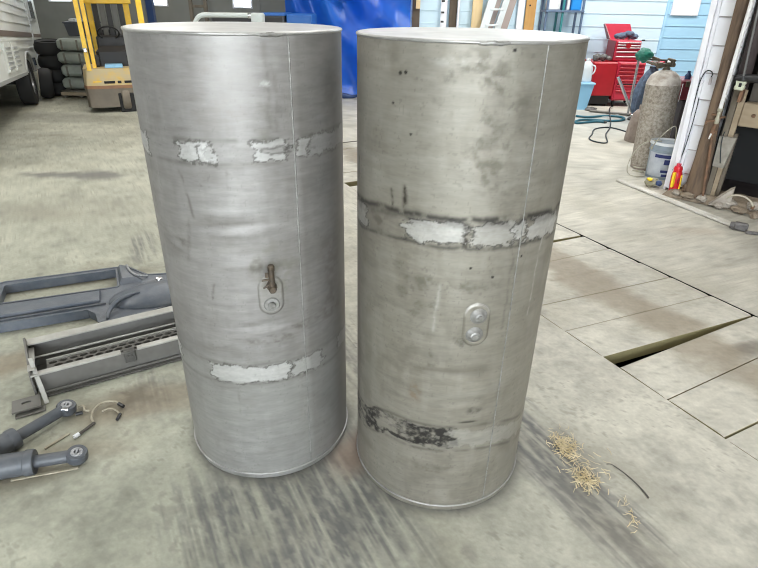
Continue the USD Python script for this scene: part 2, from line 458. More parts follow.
    c = c * (1 - .10 * np.clip(ed, 0, 1) * n2)[..., None]
    return np.clip(c, .01, .95)


def axis_steps(lo, a, b, hi, fine, grow=1.07, most=.09, must=()):
    mid = list(np.arange(a, b + fine / 2, fine))
    up, st = [], fine
    x = mid[-1]
    while x < hi:
        st = min(st * grow, most); x += st; up.append(min(x, hi))
    dn, st, x = [], fine, a
    while x > lo:
        st = min(st * grow, most); x -= st; dn.append(max(x, lo))
    g = np.array(dn[::-1] + mid + up)
    for m in must:
        i = np.abs(g - m).argmin(); g[i] = m
    return np.unique(g)


def build_floor():
    p = setting('floor')
    us = axis_steps(-15, -3.4, 0.1, 6, .011, must=(U0, U1))
    vs = axis_steps(-11, -.95, 2.2, 12, .007, must=(V0, V1))
    U, V = np.meshgrid(us, vs, indexing='ij')
    XY = uv2xy(U, V)
    X, Y = XY[..., 0], XY[..., 1]
    Z = .004 * (fbm2(X * 1.3, Y * 1.3, 71) - .5) * sstep(V1, V1 + .4, V)
    Z = Z - .0
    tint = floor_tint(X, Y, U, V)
    n, m = U.shape
    idx = np.arange(n * m).reshape(n, m)
    uc, vc = (us[:-1] + us[1:]) / 2, (vs[:-1] + vs[1:]) / 2
    keep = ~((uc[:, None] > U0) & (uc[:, None] < U1) & (vc[None] > V0) & (vc[None] < V1))
    a, b, c, d = idx[:-1, :-1][keep], idx[1:, :-1][keep], idx[1:, 1:][keep], idx[:-1, 1:][keep]
    F = np.vstack([np.stack([a, b, c], 1), np.stack([a, c, d], 1)])
    P = np.stack([X, Y, Z], -1).reshape(-1, 3)
    used = np.unique(F)
    remap = np.full(n * m, -1); remap[used] = np.arange(len(used))
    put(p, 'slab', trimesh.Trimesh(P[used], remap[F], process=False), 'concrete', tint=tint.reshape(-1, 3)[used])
    # the pit below the planks
    z0 = -.55

    def q(u, v, z):
        x = uv2xy(u, v); return (x[0], x[1], z)
    quads = []
    for (ua, va), (ub, vb) in (((U0, V0), (U1, V0)), ((U1, V0), (U1, V1)), ((U1, V1), (U0, V1)), ((U0, V1), (U0, V0))):
        quads.append(([q(ua, va, z0), q(ub, vb, z0), q(ub, vb, -.002), q(ua, va, -.002)]))
    quads.append([q(U0, V0, z0), q(U1, V0, z0), q(U1, V1, z0), q(U0, V1, z0)])
    ms = [trimesh.Trimesh(np.array(k), [[0, 1, 2], [0, 2, 3], [2, 1, 0], [3, 2, 0]], process=False) for k in quads]
    put(p, 'pit', ms, 'pit', smooth=False)
    # planks: (left u, right u) of the near and far edge of each
    edges = [(-6.19, -6.19), (-5.9, -5.9), (-5.6, -5.6), (-5.3, -5.3), (-5.0, -5.0), (-4.70, -4.70), 'gap', (-4.57, -4.60), (-4.27, -4.28), (-3.97, -3.97), (-3.66, -3.66), (-3.36, -3.36), (-3.06, -3.05), (-2.80, -2.735), 'gap',
             (-2.745, -2.715), (-2.50, -2.47), (-2.275, -2.205), (-2.045, -1.962), (-1.766, -1.687), (-1.498, -1.424), 'gap', (-1.400, -1.419), (-1.132, -1.165), (-.862, -.855), (-.575, -.57), (-.29, -.285), (0, 0), (.29, .29), (.58, .58), (.87, .87), (1.16, 1.16), (1.45, 1.45), (1.74, 1.74), (2.03, 2.03), (2.32, 2.32), (2.61, 2.61), (2.98, 2.98)]
    prev = None
    rr = np.random.default_rng(3)
    for e in edges:
        if e == 'gap':
            prev = None; continue
        if prev is not None:
            g = .0034
            a0, a1, b0, b1 = prev[0] + g, prev[1] + g, e[0] - g, e[1] - g
            nu, nv = 14, 44
            s, t = np.meshgrid(np.linspace(0, 1, nu), np.linspace(0, 1, nv), indexing='ij')
            va, vb = V0 + .007 + .003 * rr.random(), V1 - .008 - .003 * rr.random()
            vv = va + (vb - va) * t
            uu = (a0 + (a1 - a0) * t) * (1 - s) + (b0 + (b1 - b0) * t) * s
            xy = uv2xy(uu, vv)
            dz0, dz1 = rr.uniform(-.006, 0), rr.uniform(-.006, 0)
            zz = dz0 + (dz1 - dz0) * s - .004 * (np.abs(s * 2 - 1) ** 12)
            top = np.dstack([xy, zz]).reshape(-1, 3)
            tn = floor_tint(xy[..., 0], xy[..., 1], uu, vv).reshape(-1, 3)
            k = np.arange(nu * nv).reshape(nu, nv)
            F = []
            A, B, C, D = k[:-1, :-1].ravel(), k[1:, :-1].ravel(), k[1:, 1:].ravel(), k[:-1, 1:].ravel()
            F = [np.stack([A, B, C], 1), np.stack([A, C, D], 1)]
            ring = np.r_[k[:, 0], k[-1, 1:], k[-2::-1, -1], k[0, -2:0:-1]]
            low = top[ring].copy(); 
            side = top[ring].copy()
            low[:, 2] = -.075
            V = np.vstack([top, side, low]); o1, o2, L = len(top), len(top) + len(ring), len(ring)
            j = np.arange(L); j2 = (j + 1) % L
            F += [np.stack([o2 + j, o2 + j2, o1 + j2], 1), np.stack([o2 + j, o1 + j2, o1 + j], 1)]
            wood = np.tile(np.array([[.27, .235, .12]]), (2 * L, 1))
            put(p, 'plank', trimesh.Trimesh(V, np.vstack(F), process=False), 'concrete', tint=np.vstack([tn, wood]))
        prev = e


build_floor()

# ------------------------------------------------------------------ fuel tanks
def tank_grid(center, nth=640, nz=440):
    # closer columns on the half that faces the room's open side
    th = np.linspace(0, 2 * np.pi, nth, endpoint=False) - np.pi
    z = np.linspace(.006, HT - .006, nz)
    T, Z = np.meshgrid(th, z, indexing='xy')
    return th, z, np.degrees(T), Z


def patch(T, Z, t0, t1, z0, z1, wob_t=2.0, wob_z=.006, seed=0, soft_t=1.5, soft_z=.005, f=1.0):
    """ragged rectangle in (degrees, metres): 0..1"""
    a = (fbm2(T * .16 * f, Z * 70 * f, seed, 5) - .5) * 3.2
    b = (fbm2(T * .20 * f + 9, Z * 50 * f, seed + 3, 5) - .5) * 3.0
    t, z = T + a * wob_t * 2, Z + b * wob_z * 2
    return sstep(t0 - soft_t, t0 + soft_t, t) * (1 - sstep(t1 - soft_t, t1 + soft_t, t)) * sstep(z0 - soft_z, z0 + soft_z, z) * (1 - sstep(z1 - soft_z, z1 + soft_z, z))


def outline(p):
    return np.clip(4 * p * (1 - p), 0, 1)


def drip(T, Z, t, z0, z1, w=.7, bend=0.0, seed=0):
    tt = t + bend * (Z - z0) / (z1 - z0) + 3.2 * (fbm2(Z * 18, T * 0 + seed, seed, 4) - .5)
    w = w * (.45 + 1.2 * fbm2(Z * 30, T * 0 + seed, seed + 1, 4))
    return (.3 + 1.2 * sstep(.35, .6, fbm2(T * .4, Z * 50, seed + 2, 4))) * .8 * np.exp(-((T - tt) / w) ** 2) * sstep(z0 - .006, z0 + .01, Z) * (1 - sstep(z1 - .01, z1 + .006, Z))


def dab(T, Z, t, z, rt, rz, seed=0, wob=.5):
    r = np.sqrt(((T - t) / rt) ** 2 + ((Z - z) / rz) ** 2) + wob * (fbm2(T * 1.2 / rt * 1.5, Z * 1.8 / rz, seed, 4) - .5) * 3
    k = 1 - sstep(.35, 1.2, r)
    if wob >= .3:
        k = k * (.25 + 1.0 * sstep(.40, .62, fbm2(T * .22, Z * 48, seed + 7, 5)))
    return k


def stadium(T, Z, t, z, half, r):
    """signed distance in metres to an upright slot on the skin"""
    x, y = np.radians(T - t) * RAD, Z - z
    y = y - np.clip(y, -half, half)
    return np.hypot(x, y) - r


def left_paint(T, Z):
    n1 = fbm2(T * .035, Z * 3.5, 1, 5); n2 = fbm2(T * .10, Z * 26, 2, 5); n3 = fbm2(T * .30, Z * 10, 3, 5); n4 = fbm2(T * .03, Z * 60, 4, 4)
    c = np.ones(T.shape + (3,)) * np.array([.545, .53, .52])
    c = c * (1 + .20 * (n1 - .5) + .16 * (n2 - .5) + .16 * (n3 - .5) + .16 * (n4 - .5))[..., None]
    low = sstep(.62, .40, Z)
    c = mixc(c, low * .35, (.53, .55, .51))
    h = np.zeros_like(T)
    g1 = sstep(.48, .66, fbm2(T * .055, Z * 11, 6, 5)); g2 = sstep(.52, .66, fbm2(T * .15, Z * 7, 7, 5)); g3 = sstep(.52, .66, fbm2(T * .02, Z * 40, 8, 5))
    c = mixc(c, g1 * .30, (.36, .345, .325)); c = mixc(c, g2 * .16, (.68, .67, .66)); c = mixc(c, g3 * .22, (.40, .385, .37))
    # greyer lower half between the straps, brown haze near the top
    c = mixc(c, dab(T, Z, -100, 1.36, 40, .12, 5) * .25, (.50, .46, .44))
    # upper strap mark: z 1.165 .. 1.222
    zb0, zb1 = 1.163, 1.222
    band = sstep(zb0 - .004, zb0 + .004, Z) * (1 - sstep(zb1 - .004, zb1 + .004, Z))
    c = mixc(c, band * .25 * n3, (.58, .57, .56))
    for (a, b, s, k) in ((-160, -138, 1, 1.15), (-113, -97, 2, .98), (-99, -93, 3, .55), (-74, -55, 4, .75), (-50, -42, 5, 1.0), (-43, 5, 6, .55)):
        p = patch(T, Z, a, b, zb0 + .004, zb1 - .002, 2.6, .009, 20 + s)
        rough_ = fbm2(T * .5, Z * 120, 40 + s, 4)
        c = mixc(c, np.clip(p * k * (.45 + .65 * rough_), 0, 1), (.95, .95, .94))
        c = mixc(c, outline(p) * .8 * (rough_ > .40), (.18, .17, .16))
        h += .0010 * p * rough_
    p = patch(T, Z, -68, -56, zb0 + .022, zb1 - .018, 2, .004, 29)
    c = mixc(c, p * .6, (.52, .51, .49)); c = mixc(c, outline(p) * .7, (.22, .21, .2))
    for (zz, k, s) in ((zb1 + .004, .55, 8), (zb0 - .003, .35, 9)):
        ln = np.exp(-((Z - zz - .012 * (fbm2(T * .06, Z * 0 + s, s, 3) - .5)) / .0055) ** 2)
        c = mixc(c, ln * k * sstep(.35, .6, fbm2(T * .09, Z * 4, 50 + s, 3)), (.24, .23, .21))
    # lower strap mark z .43 .. .505, with the pale patch
    zc0, zc1 = .436, .502
    for (a, b, s, k) in ((-166, -146, 1, 1.2), (-112, -62, 2, .88), (-62, -38, 3, .55), (-20, 10, 4, .8)):
        dz = .018 * sstep(-80, -20, T) * 0
        p = patch(T, Z - dz, a, b, zc0, zc1, 3.0, .008, 60 + s)
        rough_ = fbm2(T * .45, Z * 100, 66 + s, 4)
        c = mixc(c, np.clip(p * k * (.45 + .65 * rough_), 0, 1), (.93, .93, .91))
        c = mixc(c, outline(p) * .8 * (rough_ > .42), (.17, .16, .15))
        h += .0010 * p * rough_
    for (zz, k, s) in ((zc1 + .006, .35, 18), (zc0 - .006, .40, 19)):
        ln = np.exp(-((Z - zz - .012 * (fbm2(T * .05, Z * 0 + s, s, 3) - .5)) / .006) ** 2)
        c = mixc(c, ln * k, (.27, .26, .24))
    c = mixc(c, patch(T, Z, -160, 20, zc1 + .01, .575, 4, .02, 77, 8, .02) * .30, (.36, .35, .33))
    # creases and dents
    def crease(t, z, wt, wz, amp, s, tilt=0.0):
        zz = z + tilt * (T - t)
        d = np.exp(-((T - t) / wt) ** 2) * np.exp(-((Z - zz) / wz) ** 2)
        return amp * d * (.6 + .8 * fbm2(T * .06, Z * 9, s, 3))
    for (t, z, wt, wz, amp, s, tl) in ((-95, .985, 22, .012, -.0042, 1, .0004), (-92, .955, 24, .014, .0030, 2, .0004), (-98, 1.02, 20, .014, .0024, 3, 0), (-80, .90, 24, .016, -.0024, 4, 0), (-130, .93, 14, .010, -.0040, 5, -.0012), (-128, .90, 14, .010, .003, 6, -.0012), (-85, .86, 16, .012, .0022, 7, 0),
                                       (-80, .655, 26, .012, -.0022, 8, .0006), (-70, .63, 24, .010, .0018, 9, .0006), (-85, .20, 22, .012, -.0014, 10, 0), (-75, .13, 26, .010, .0012, 11, 0)):
        h += .5 * crease(t, z, wt, wz, amp, s, tl)
    # smudges, drips; crease shading and a dark reflection painted in
    c = mixc(c, np.exp(-((Z - .985 - .0004 * (T + 95)) / .010) ** 2) * np.exp(-((T + 93) / 24) ** 2) * .40, (.32, .30, .28))  # dark and pale bands put the shading of the crease into the colour
    c = mixc(c, np.exp(-((Z - 1.035) / .012) ** 2) * np.exp(-((T + 85) / 22) ** 2) * .35, (.72, .71, .70))
    for (t, z0, z1, w, b, s, k) in ((-109, 1.0, 1.14, .9, -5, 1, .5), (-105, .74, .80, .9, 3, 2, .4), (-88, 1.09, 1.15, .9, 0, 3, .25), (-118, .86, 1.0, 1.2, 6, 4, .25), (-96, .3, .42, .6, 0, 5, .2), (-65, 1.24, 1.47, 1.6, 1, 6, .28), (-61, 1.24, 1.40, 1.4, 1, 16, .25)):
        c = mixc(c, drip(T, Z, t, z0, z1, w, b, s) * k, (.27, .25, .23))
    c = mixc(c, dab(T, Z, -65, 1.368, 3.0, .010, 7) * .8, (.80, .80, .78))
    c = mixc(c, dab(T, Z, -62, 1.42, 6, .03, 8) * .3, (.72, .71, .69))
    c = mixc(c, dab(T, Z, -66, 1.27, 7, .06, 9) * .35, (.34, .33, .29))
    c = mixc(c, dab(T, Z, -118, .915, 5, .02, 11) * .55, (.30, .28, .26))
    c = mixc(c, dab(T, Z, -72, .60, 22, .016, 12) * .55, (.27, .25, .23))
    c = mixc(c, dab(T, Z, -50, .63, 14, .018, 13) * .60, (.25, .23, .21))
    c = mixc(c, dab(T, Z, -27, .66, 14, .05, 14) * .45, (.27, .22, .19))  # brown dabs by the right edge paint in a dark reflection
    c = mixc(c, dab(T, Z, -26, .80, 13, .12, 15) * .40, (.30, .25, .22))
    c = mixc(c, dab(T, Z, -20, 1.32, 14, .10, 16) * .35, (.33, .31, .28))
    c = mixc(c, dab(T, Z, -66, .83, 13, .09, 17) * .42, (.37, .36, .31))
    c = mixc(c, dab(T, Z, -77, .86, 4, .03, 18) * .5, (.27, .25, .22))
    # right of the seam: dark reflection painted into the tint
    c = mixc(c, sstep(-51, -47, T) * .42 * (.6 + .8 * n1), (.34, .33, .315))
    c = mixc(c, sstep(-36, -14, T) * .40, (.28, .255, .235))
    # speckles
    sp = sstep(.80, .86, meshkit.noise(np.stack([T * .9, Z * 160, T * 0], -1), 90)) * sstep(.45, .6, n3)
    c = mixc(c, sp * .18, (.22, .21, .2))
    # pressed plate for the fittings
    d = stadium(T, Z, -70.6, .757, .028, .036)
    h += .0035 * (1 - sstep(-.004, .002, d))
    c = mixc(c, np.exp(-((d - .001) / .0022) ** 2) * .7, (.30, .29, .26))
    c = mixc(c, (1 - sstep(-.006, 0, d)) * .35, (.62, .60, .56))
    return np.clip(c, .02, .95), h


def right_paint(T, Z):
    n1 = fbm2(T * .035, Z * 3.5, 101, 5); n2 = fbm2(T * .10, Z * 22, 102, 5); n3 = fbm2(T * .26, Z * 12, 103, 5); n4 = fbm2(T * .03, Z * 50, 104, 4)
    c = np.ones(T.shape + (3,)) * np.array([.50, .48, .435])
    c = c * (1 + .24 * (n1 - .5) + .18 * (n2 - .5) + .18 * (n3 - .5) + .12 * (n4 - .5))[..., None]
    c = mixc(c, sstep(.95, .6, Z) * .18, (.40, .38, .33))
    c = mixc(c, sstep(1.08, 1.15, Z) * .25, (.55, .535, .51))
    h = np.zeros_like(T)
    g1 = sstep(.47, .64, fbm2(T * .06, Z * 12, 106, 5)); g2 = sstep(.50, .66, fbm2(T * .16, Z * 9, 107, 5)); g3 = sstep(.52, .66, fbm2(T * .02, Z * 36, 108, 5))
    c = mixc(c, g1 * .36, (.33, .31, .27)); c = mixc(c, g2 * .18, (.63, .61, .57)); c = mixc(c, g3 * .22, (.34, .325, .29))
    # upper strap mark z .99 .. 1.062
    za, zb = .990, 1.064
    drop = -.02 * sstep(-130, -165, T) - .012 * sstep(-60, -25, T)
    Zs = Z - drop
    for (a, b, s, k) in ((-172, -153, 1, .5), (-123, -92, 2, .8), (-90, -67, 3, .55), (-66, -60, 4, .95), (-57, -30, 5, .85)):
        p = patch(T, Zs, a, b, za + .004, zb - .008, 2.6, .009, 120 + s)
        rough_ = fbm2(T * .5, Z * 110, 130 + s, 4)
        c = mixc(c, np.clip(p * k * (.40 + .80 * rough_), 0, 1), (.90, .90, .91))
        c = mixc(c, outline(p) * .8 * (rough_ > .40), (.13, .125, .12))
        h += .0009 * p * rough_
    for (zz, k, s, w) in ((zb + .003, .85, 8, .008), (za - .004, .60, 9, .006), (zb - .012, .40, 10, .012)):
        ln = np.exp(-((Zs - zz - .022 * (fbm2(T * .10, Z * 6 + s, 140 + s, 5) - .5)) / w) ** 2)
        c = mixc(c, ln * k * sstep(.30, .55, fbm2(T * .16, Z * 30, 150 + s, 5)), (.10, .097, .097))
    c = mixc(c, dab(T, Z, -141, 1.03, 14, .05, 161) * .45, (.22, .20, .18))
    c = mixc(c, drip(T, Z, -92, .985, 1.055, 1.5, 0, 162) * .8, (.12, .11, .1))
    c = mixc(c, drip(T, Z, -132, 1.06, 1.125, .9, 0, 163) * .85, (.10, .10, .09))
    c = mixc(c, drip(T, Z, -124, 1.055, 1.14, 1.3, 0, 164) * .85, (.13, .12, .11))
    c = mixc(c, drip(T, Z, -166, 1.09, 1.17, .9, 0, 165) * .6, (.15, .14, .13))
    # lower strap mark z .28 .. .36
    drop = -.065 * sstep(-125, -165, T) - .070 * sstep(-75, -20, T) + .0
    Zl = Z - drop
    wig = fbm2(T * .11, Z * 42, 171, 5); wig2 = fbm2(T * .28, Z * 75, 172, 4)
    bandl = patch(T, Zl, -172, -86, .283, .372, 4, .012, 173)
    c = mixc(c, bandl * sstep(.41, .54, wig * .6 + wig2 * .4) * .92, (.085, .083, .085))
    c = mixc(c, bandl * sstep(.56, .66, wig2) * .45, (.62, .60, .56))
    p = patch(T, Zl, -90, -25, .292, .362, 4, .010, 174)
    c = mixc(c, p * .62 * (.4 + .7 * wig2), (.66, .65, .62))
    c = mixc(c, outline(p) * .35 * (wig > .45), (.24, .23, .2))
    h += .0008 * bandl * wig2
    for (zz, k, s, w) in ((.378, .55, 1, .006), (.276, .55, 2, .006)):
        ln = np.exp(-((Zl - zz - .014 * (fbm2(T * .06, Z * 0 + s, 180 + s, 3) - .5)) / w) ** 2)
        c = mixc(c, ln * k * sstep(.35, .6, fbm2(T * .10, Z * 5, 185 + s, 3)), (.17, .16, .15))

    def crease(t, z, wt, wz, amp, s, tilt=0.0):
        zz = z + tilt * (T - t)
        return amp * np.exp(-((T - t) / wt) ** 2) * np.exp(-((Z - zz) / wz) ** 2) * (.6 + .8 * fbm2(T * .06, Z * 9, s, 3))
    for (t, z, wt, wz, amp, s, tl) in ((-92, .585, 26, .012, -.0026, 201, .0003), (-90, .555, 26, .012, .0024, 202, .0003), (-84, .48, 28, .014, -.0022, 203, .0006), (-88, .45, 30, .012, .0022, 204, .0006), (-58, .50, 22, .02, .002, 205, .001), (-75, 1.25, 5, .07, .0022, 206, 0), (-82, 1.15, 4, .05, .0022, 207, 0), (-72, .5, 14, .012, .002, 208, .0004),
                                       (-160, .37, 12, .02, .0022, 209, 0)):
        h += .5 * crease(t, z, wt, wz, amp, s, tl)
    c = mixc(c, np.exp(-((Z - .50 - .0006 * (T + 84)) / .014) ** 2) * np.exp(-((T + 78) / 30) ** 2) * .30, (.64, .63, .60))
    c = mixc(c, np.exp(-((Z - .59) / .012) ** 2) * np.exp(-((T + 92) / 26) ** 2) * .35, (.30, .28, .25))
    # blotches on the top part
    bl = sstep(.45, .60, fbm2(T * .085, Z * 17, 211, 5))
    c = mixc(c, bl * dab(T, Z, -92, 1.36, 24, .13, 212, .3) * .80, (.27, .255, .225))
    c = mixc(c, bl * dab(T, Z, -80, 1.22, 20, .12, 213, .3) * .75, (.29, .275, .24))
    c = mixc(c, dab(T, Z, -78, 1.33, 4, .16, 214) * .35, (.62, .61, .55))
    c = mixc(c, dab(T, Z, -104, 1.44, 12, .014, 215) * .5, (.68, .67, .64))
    c = mixc(c, dab(T, Z, -95, 1.43, 8, .012, 216) * .6, (.26, .25, .22))
    for (t, z, r) in ((-129, 1.409, .9), (-126, 1.412, .8), (-132.7, 1.338, .7), (-78.6, 1.468, .8), (-122, 1.27, .6), (-60, .95, .6), (-88, .93, .7), (-76, .90, .8)):
        c = mixc(c, dab(T, Z, t, z, r * 1.3, r * .0058, 217, .2), (.05, .05, .045))
    bl2 = sstep(.52, .64, fbm2(T * .12, Z * 24, 221, 5))
    c = mixc(c, bl2 * dab(T, Z, -100, .86, 40, .16, 222, .3) * .65, (.31, .295, .255))
    c = mixc(c, dab(T, Z, -118, .60, 16, .10, 223) * .38, (.32, .30, .26))
    c = mixc(c, dab(T, Z, -112, .49, 4, .05, 224) * .35, (.36, .24, .15))
    c = mixc(c, dab(T, Z, -105, .62, 5, .03, 225) * .45, (.22, .20, .18))
    c = mixc(c, dab(T, Z, -77, .44, 5, .016, 226) * .55, (.18, .17, .16))
    c = mixc(c, dab(T, Z, -80, .395, 7, .005, 227, .2) * .8, (.12, .12, .11))
    c = mixc(c, bl2 * dab(T, Z, -90, .16, 34, .06, 228) * .55, (.29, .27, .24))
    c = mixc(c, dab(T, Z, -89, .70, 4, .022, 229) * .55, (.19, .18, .165))
    c = mixc(c, drip(T, Z, -105, .72, .88, .7, 2, 230) * .5, (.70, .69, .66))
    c = mixc(c, drip(T, Z, -47, .74, 1.0, .7, 2, 231) * .6, (.74, .73, .70))
    c = mixc(c, drip(T, Z, -66, .72, .97, .9, 1, 232) * .4, (.27, .26, .24))
    sp = sstep(.80, .86, meshkit.noise(np.stack([T * .9, Z * 150, T * 0], -1), 290)) * sstep(.40, .6, n3)
    c = mixc(c, sp * .22, (.17, .165, .15))
    d = stadium(T, Z, -81.8, .752, .032, .036)
    h += .004 * (1 - sstep(-.004, .002, d))
    c = mixc(c, np.exp(-((d - .001) / .0020) ** 2) * .55, (.27, .26, .23))
    up = np.exp(-((d + .001) / .0025) ** 2) * sstep(.775, .80, Z)
    c = mixc(c, up * .8, (.80, .79, .77))
    return np.clip(c, .02, .95), h


def torus_ring(R, r, z, n=96, k=10, sq=1.0):
    th = np.linspace(0, 2 * np.pi, k, endpoint=False)
    prof = np.stack([R + r * np.cos(th), z + r * sq * np.sin(th)], 1)
    prof = np.vstack([prof, prof[:1]])
    m = trimesh.creation.revolve(prof, sections=n)
    if m.volume < 0:
        m.invert()
    return m


def build_tank(center, paint, label, seam_deg, seam_seed):
    t = thing('fuel_tank', label, 'fuel tank', (center[0], center[1], 0))
    base = np.array([center[0], center[1], 0])
    th, z, T, Z = tank_grid(center)
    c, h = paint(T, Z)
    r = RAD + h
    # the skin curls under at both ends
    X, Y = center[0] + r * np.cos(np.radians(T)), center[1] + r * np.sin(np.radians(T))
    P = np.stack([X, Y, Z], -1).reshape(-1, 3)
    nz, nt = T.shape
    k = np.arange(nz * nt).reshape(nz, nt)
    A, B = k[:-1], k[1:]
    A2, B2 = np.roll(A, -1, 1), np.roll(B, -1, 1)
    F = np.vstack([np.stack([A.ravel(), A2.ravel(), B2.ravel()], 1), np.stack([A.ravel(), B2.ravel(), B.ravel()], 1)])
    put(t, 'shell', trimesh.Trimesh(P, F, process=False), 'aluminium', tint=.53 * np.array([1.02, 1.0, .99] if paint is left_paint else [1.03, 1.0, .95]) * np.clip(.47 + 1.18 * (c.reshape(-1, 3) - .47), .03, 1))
    # end caps: rolled rim with a groove below, shallow dished head
    def head(top):
        s = 1 if top else -1
        z0 = HT if top else 0.0
        prof = [(0, .0025), (.10, .0022), (.2, .0012), (.262, -.0004), (.288, -.0012), (.296, -.0014), (.3008, -.0017), (.3030, -.0040), (.3030, -.0060)]
        prof = [(a, z0 + s * b) for a, b in prof]
        if not top:
            prof = prof[::-1]
        m = trimesh.creation.revolve(np.array(prof), sections=128)
        n = m.face_normals[m.triangles_center[:, 2].argmax() if top else m.triangles_center[:, 2].argmin()]
        if n[2] * s < 0:
            m.invert()
        return move(m, base)
    put(t, 'end_cap', head(True), 'cap_metal', smooth=50)
    put(t, 'end_cap', head(False), 'rim_metal', smooth=35)
    put(t, 'rim_bead', move(torus_ring(.3046, .0036, HT - .0064, sq=1.1), base), 'rim_metal', smooth=True)
    put(t, 'rim_bead', move(torus_ring(.3066, .0032, .0275, sq=.8), base), 'rim_metal', smooth=True)
    zs = np.linspace(.03, HT - .011, 260)
    rr = np.random.default_rng(seam_seed)
    wob = np.cumsum(rr.normal(0, .03, 260)); wob -= np.linspace(wob[0], wob[-1], 260)
    a = np.radians(seam_deg + wob * .3)
    bead = .0019 + .0006 * np.sin(np.arange(260) * 2.1) + .0004 * rr.normal(size=260)
    put(t, 'weld_seam', tube(np.stack([center[0] + (RAD + .0003) * np.cos(a), center[1] + (RAD + .0003) * np.sin(a), zs], 1), np.abs(bead), 7), 'weld', smooth=True, label='raised vertical weld bead on the shell')
    return t, base


def on_tank(center, deg, z, out=0.0):
    a = math.radians(deg)
    return np.array([center[0] + (RAD + out) * math.cos(a), center[1] + (RAD + out) * math.sin(a), z])


def out_R(deg):
    """local z -> outward from the skin, local y -> up"""
    a = math.radians(deg)
    o = np.array([math.cos(a), math.sin(a), 0]); up = np.array([0, 0, 1.0]); x = np.cross(up, o)
    return np.stack([x, up, o], 1)


def hexpoly(r):
    return Polygon([(r * math.cos(k * math.pi / 3), r * math.sin(k * math.pi / 3)) for k in range(6)])


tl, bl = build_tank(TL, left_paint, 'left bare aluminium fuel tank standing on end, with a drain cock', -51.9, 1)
tr, br = build_tank(TR, right_paint, 'right grimy aluminium fuel tank standing on end, black smears low down', -62.3, 2)
# left tank: boss with plug, drain cock
pl = put(tl, 'plug', lathe([(0, .012), (.0095, .012), (.0115, .009), (.0120, .004), (.0215, .0035), (.0245, .0), (.0245, -.004), (0, -.004)], on_tank(TL, -70.8, .727, .0045), 40, out_R(-70.8)), 'weld', smooth=35, label='round pipe plug in the lower hole')
put(pl, 'plug_recess', lathe([(0, .0135), (.0068, .0135), (.0075, .0118), (0, .0118)], on_tank(TL, -70.8, .727, .0045), 24, out_R(-70.8)), 'plug_metal')
R_ = out_R(-70.3)
pos = on_tank(TL, -70.3, .795, .003)
vb = put(tl, 'drain_cock', [prism(hexpoly(.0155), .022, pos, R_), lathe([(0, .02), (.012, .02), (.012, .034), (.009, .04), (0, .04)], pos, 20, R_), rod(pos + R_ @ [0, -.012, .028], pos + R_ @ [0, .070, .030], .0085, 14), lathe([(0, 0), (.0105, 0), (.0105, .012), (.008, .016), (0, .016)], pos + R_ @ [0, .062, .030], 18)], 'brass_old', label='tarnished brass drain cock')
put(vb, 'handle', [rod(pos + R_ @ [-.030, .032, .030], pos + R_ @ [0, .033, .030], .0036, 8), rod(pos + R_ @ [-.026, .004, .026], pos + R_ @ [0, .02, .030], .0032, 8), cbox((.010, .016, .006), pos + R_ @ [-.014, .048, .031], .002, R_)], 'brass_old')
# right tank: two bosses with plugs
for (deg, zz, tilt) in ((-81.2, .782, 0), (-82.5, .722, 0)):
    q = on_tank(TR, deg, zz, .0045)
    b_ = put(tr, 'plug', lathe([(0, .013), (.011, .013), (.0145, .011), (.0170, .006), (.0225, .003), (.025, 0), (.025, -.004), (0, -.004)], q, 40, out_R(deg)), 'weld', smooth=35)
    put(b_, 'plug_socket', [prism(hexpoly(.0078), .0022, q + out_R(deg) @ [0, 0, .0128], out_R(deg))], 'plug_metal', label='dark square socket of the plug')
# ragged end of the rolled rim on each tank
for (tt, C, deg) in ((tl, TL, -66), (tr, TR, -94)):
    put(tt, 'rim_weld', tube([on_tank(C, deg + q, HT - .0075 - .0010 * math.sin(q * .9), .0005) for q in np.linspace(0, 13, 16)], .0052 * np.sin(np.linspace(.5, 2.8, 16)) ** .5 + .0006 * np.sin(np.arange(16) * 1.9), 8), 'weld', smooth=True)

# ------------------------------------------------------------------ room shell
YB = 10.42     # back wall with siding
# ground outside
put(None, 'ground', cbox2((-40, -40, -.75), (40, 40, -.62), .01), 'ground_out', kind='structure')


def wall_with_holes(x0, x1, z0, z1, holes, thick, y):
    """a wall in the xz plane, front at y, going back"""
    g = sbox(x0, z0, x1, z1)
    for (a, b, c, d) in holes:
        g = g.difference(sbox(a, b, c, d))
    m = prism(g, thick)
    R = np.array([[1, 0, 0], [0, 0, 1], [0, 1, 0]], float)  # local y -> world z, local z -> world y
    m.apply_transform(np.block([[R, np.zeros((3, 1))], [np.zeros((1, 3)), np.ones((1, 1))]]))
    m.invert()
    m.apply_translation((0, y, 0))
    return m


CEIL = 4.5
# far grey wall at the left
GW = [(-7.08, 1.385, -6.58, 2.1), (-4.93, 1.335, -4.56, 2.1), (-3.20, 1.325, -2.78, 2.1)]
wl = setting('wall_left_back')
put(wl, 'wall_panel', wall_with_holes(-13, -.4, -.02, CEIL, GW, .14, 13.0), 'grey_wall', smooth=False)
for k in range(10):   # sheet joints
    put(wl, 'batten', cbox((.05, .02, CEIL - .1), (-12.4 + k * 1.22, 12.992, CEIL / 2), .004), 'grey_wall')
for i, (a, b, c, d) in enumerate(GW):
    w = setting(f'window_{i + 1}')
    fr = [cbox2((a, 12.985, b), (a + .03, 13.12, d)), cbox2((c - .03, 12.985, b), (c, 13.12, d)), cbox2((a + .03, 12.985, d - .03), (c - .03, 13.12, d)), cbox2((a + .03, 12.985, b), (c - .03, 13.12, b + .025))]
    put(w, 'window_frame', fr, 'trim_white')
    put(w, 'pane', cbox2((a + .03, 13.07, b + .025), (c - .03, 13.074, d - .03), .001), 'pane', smooth=False)

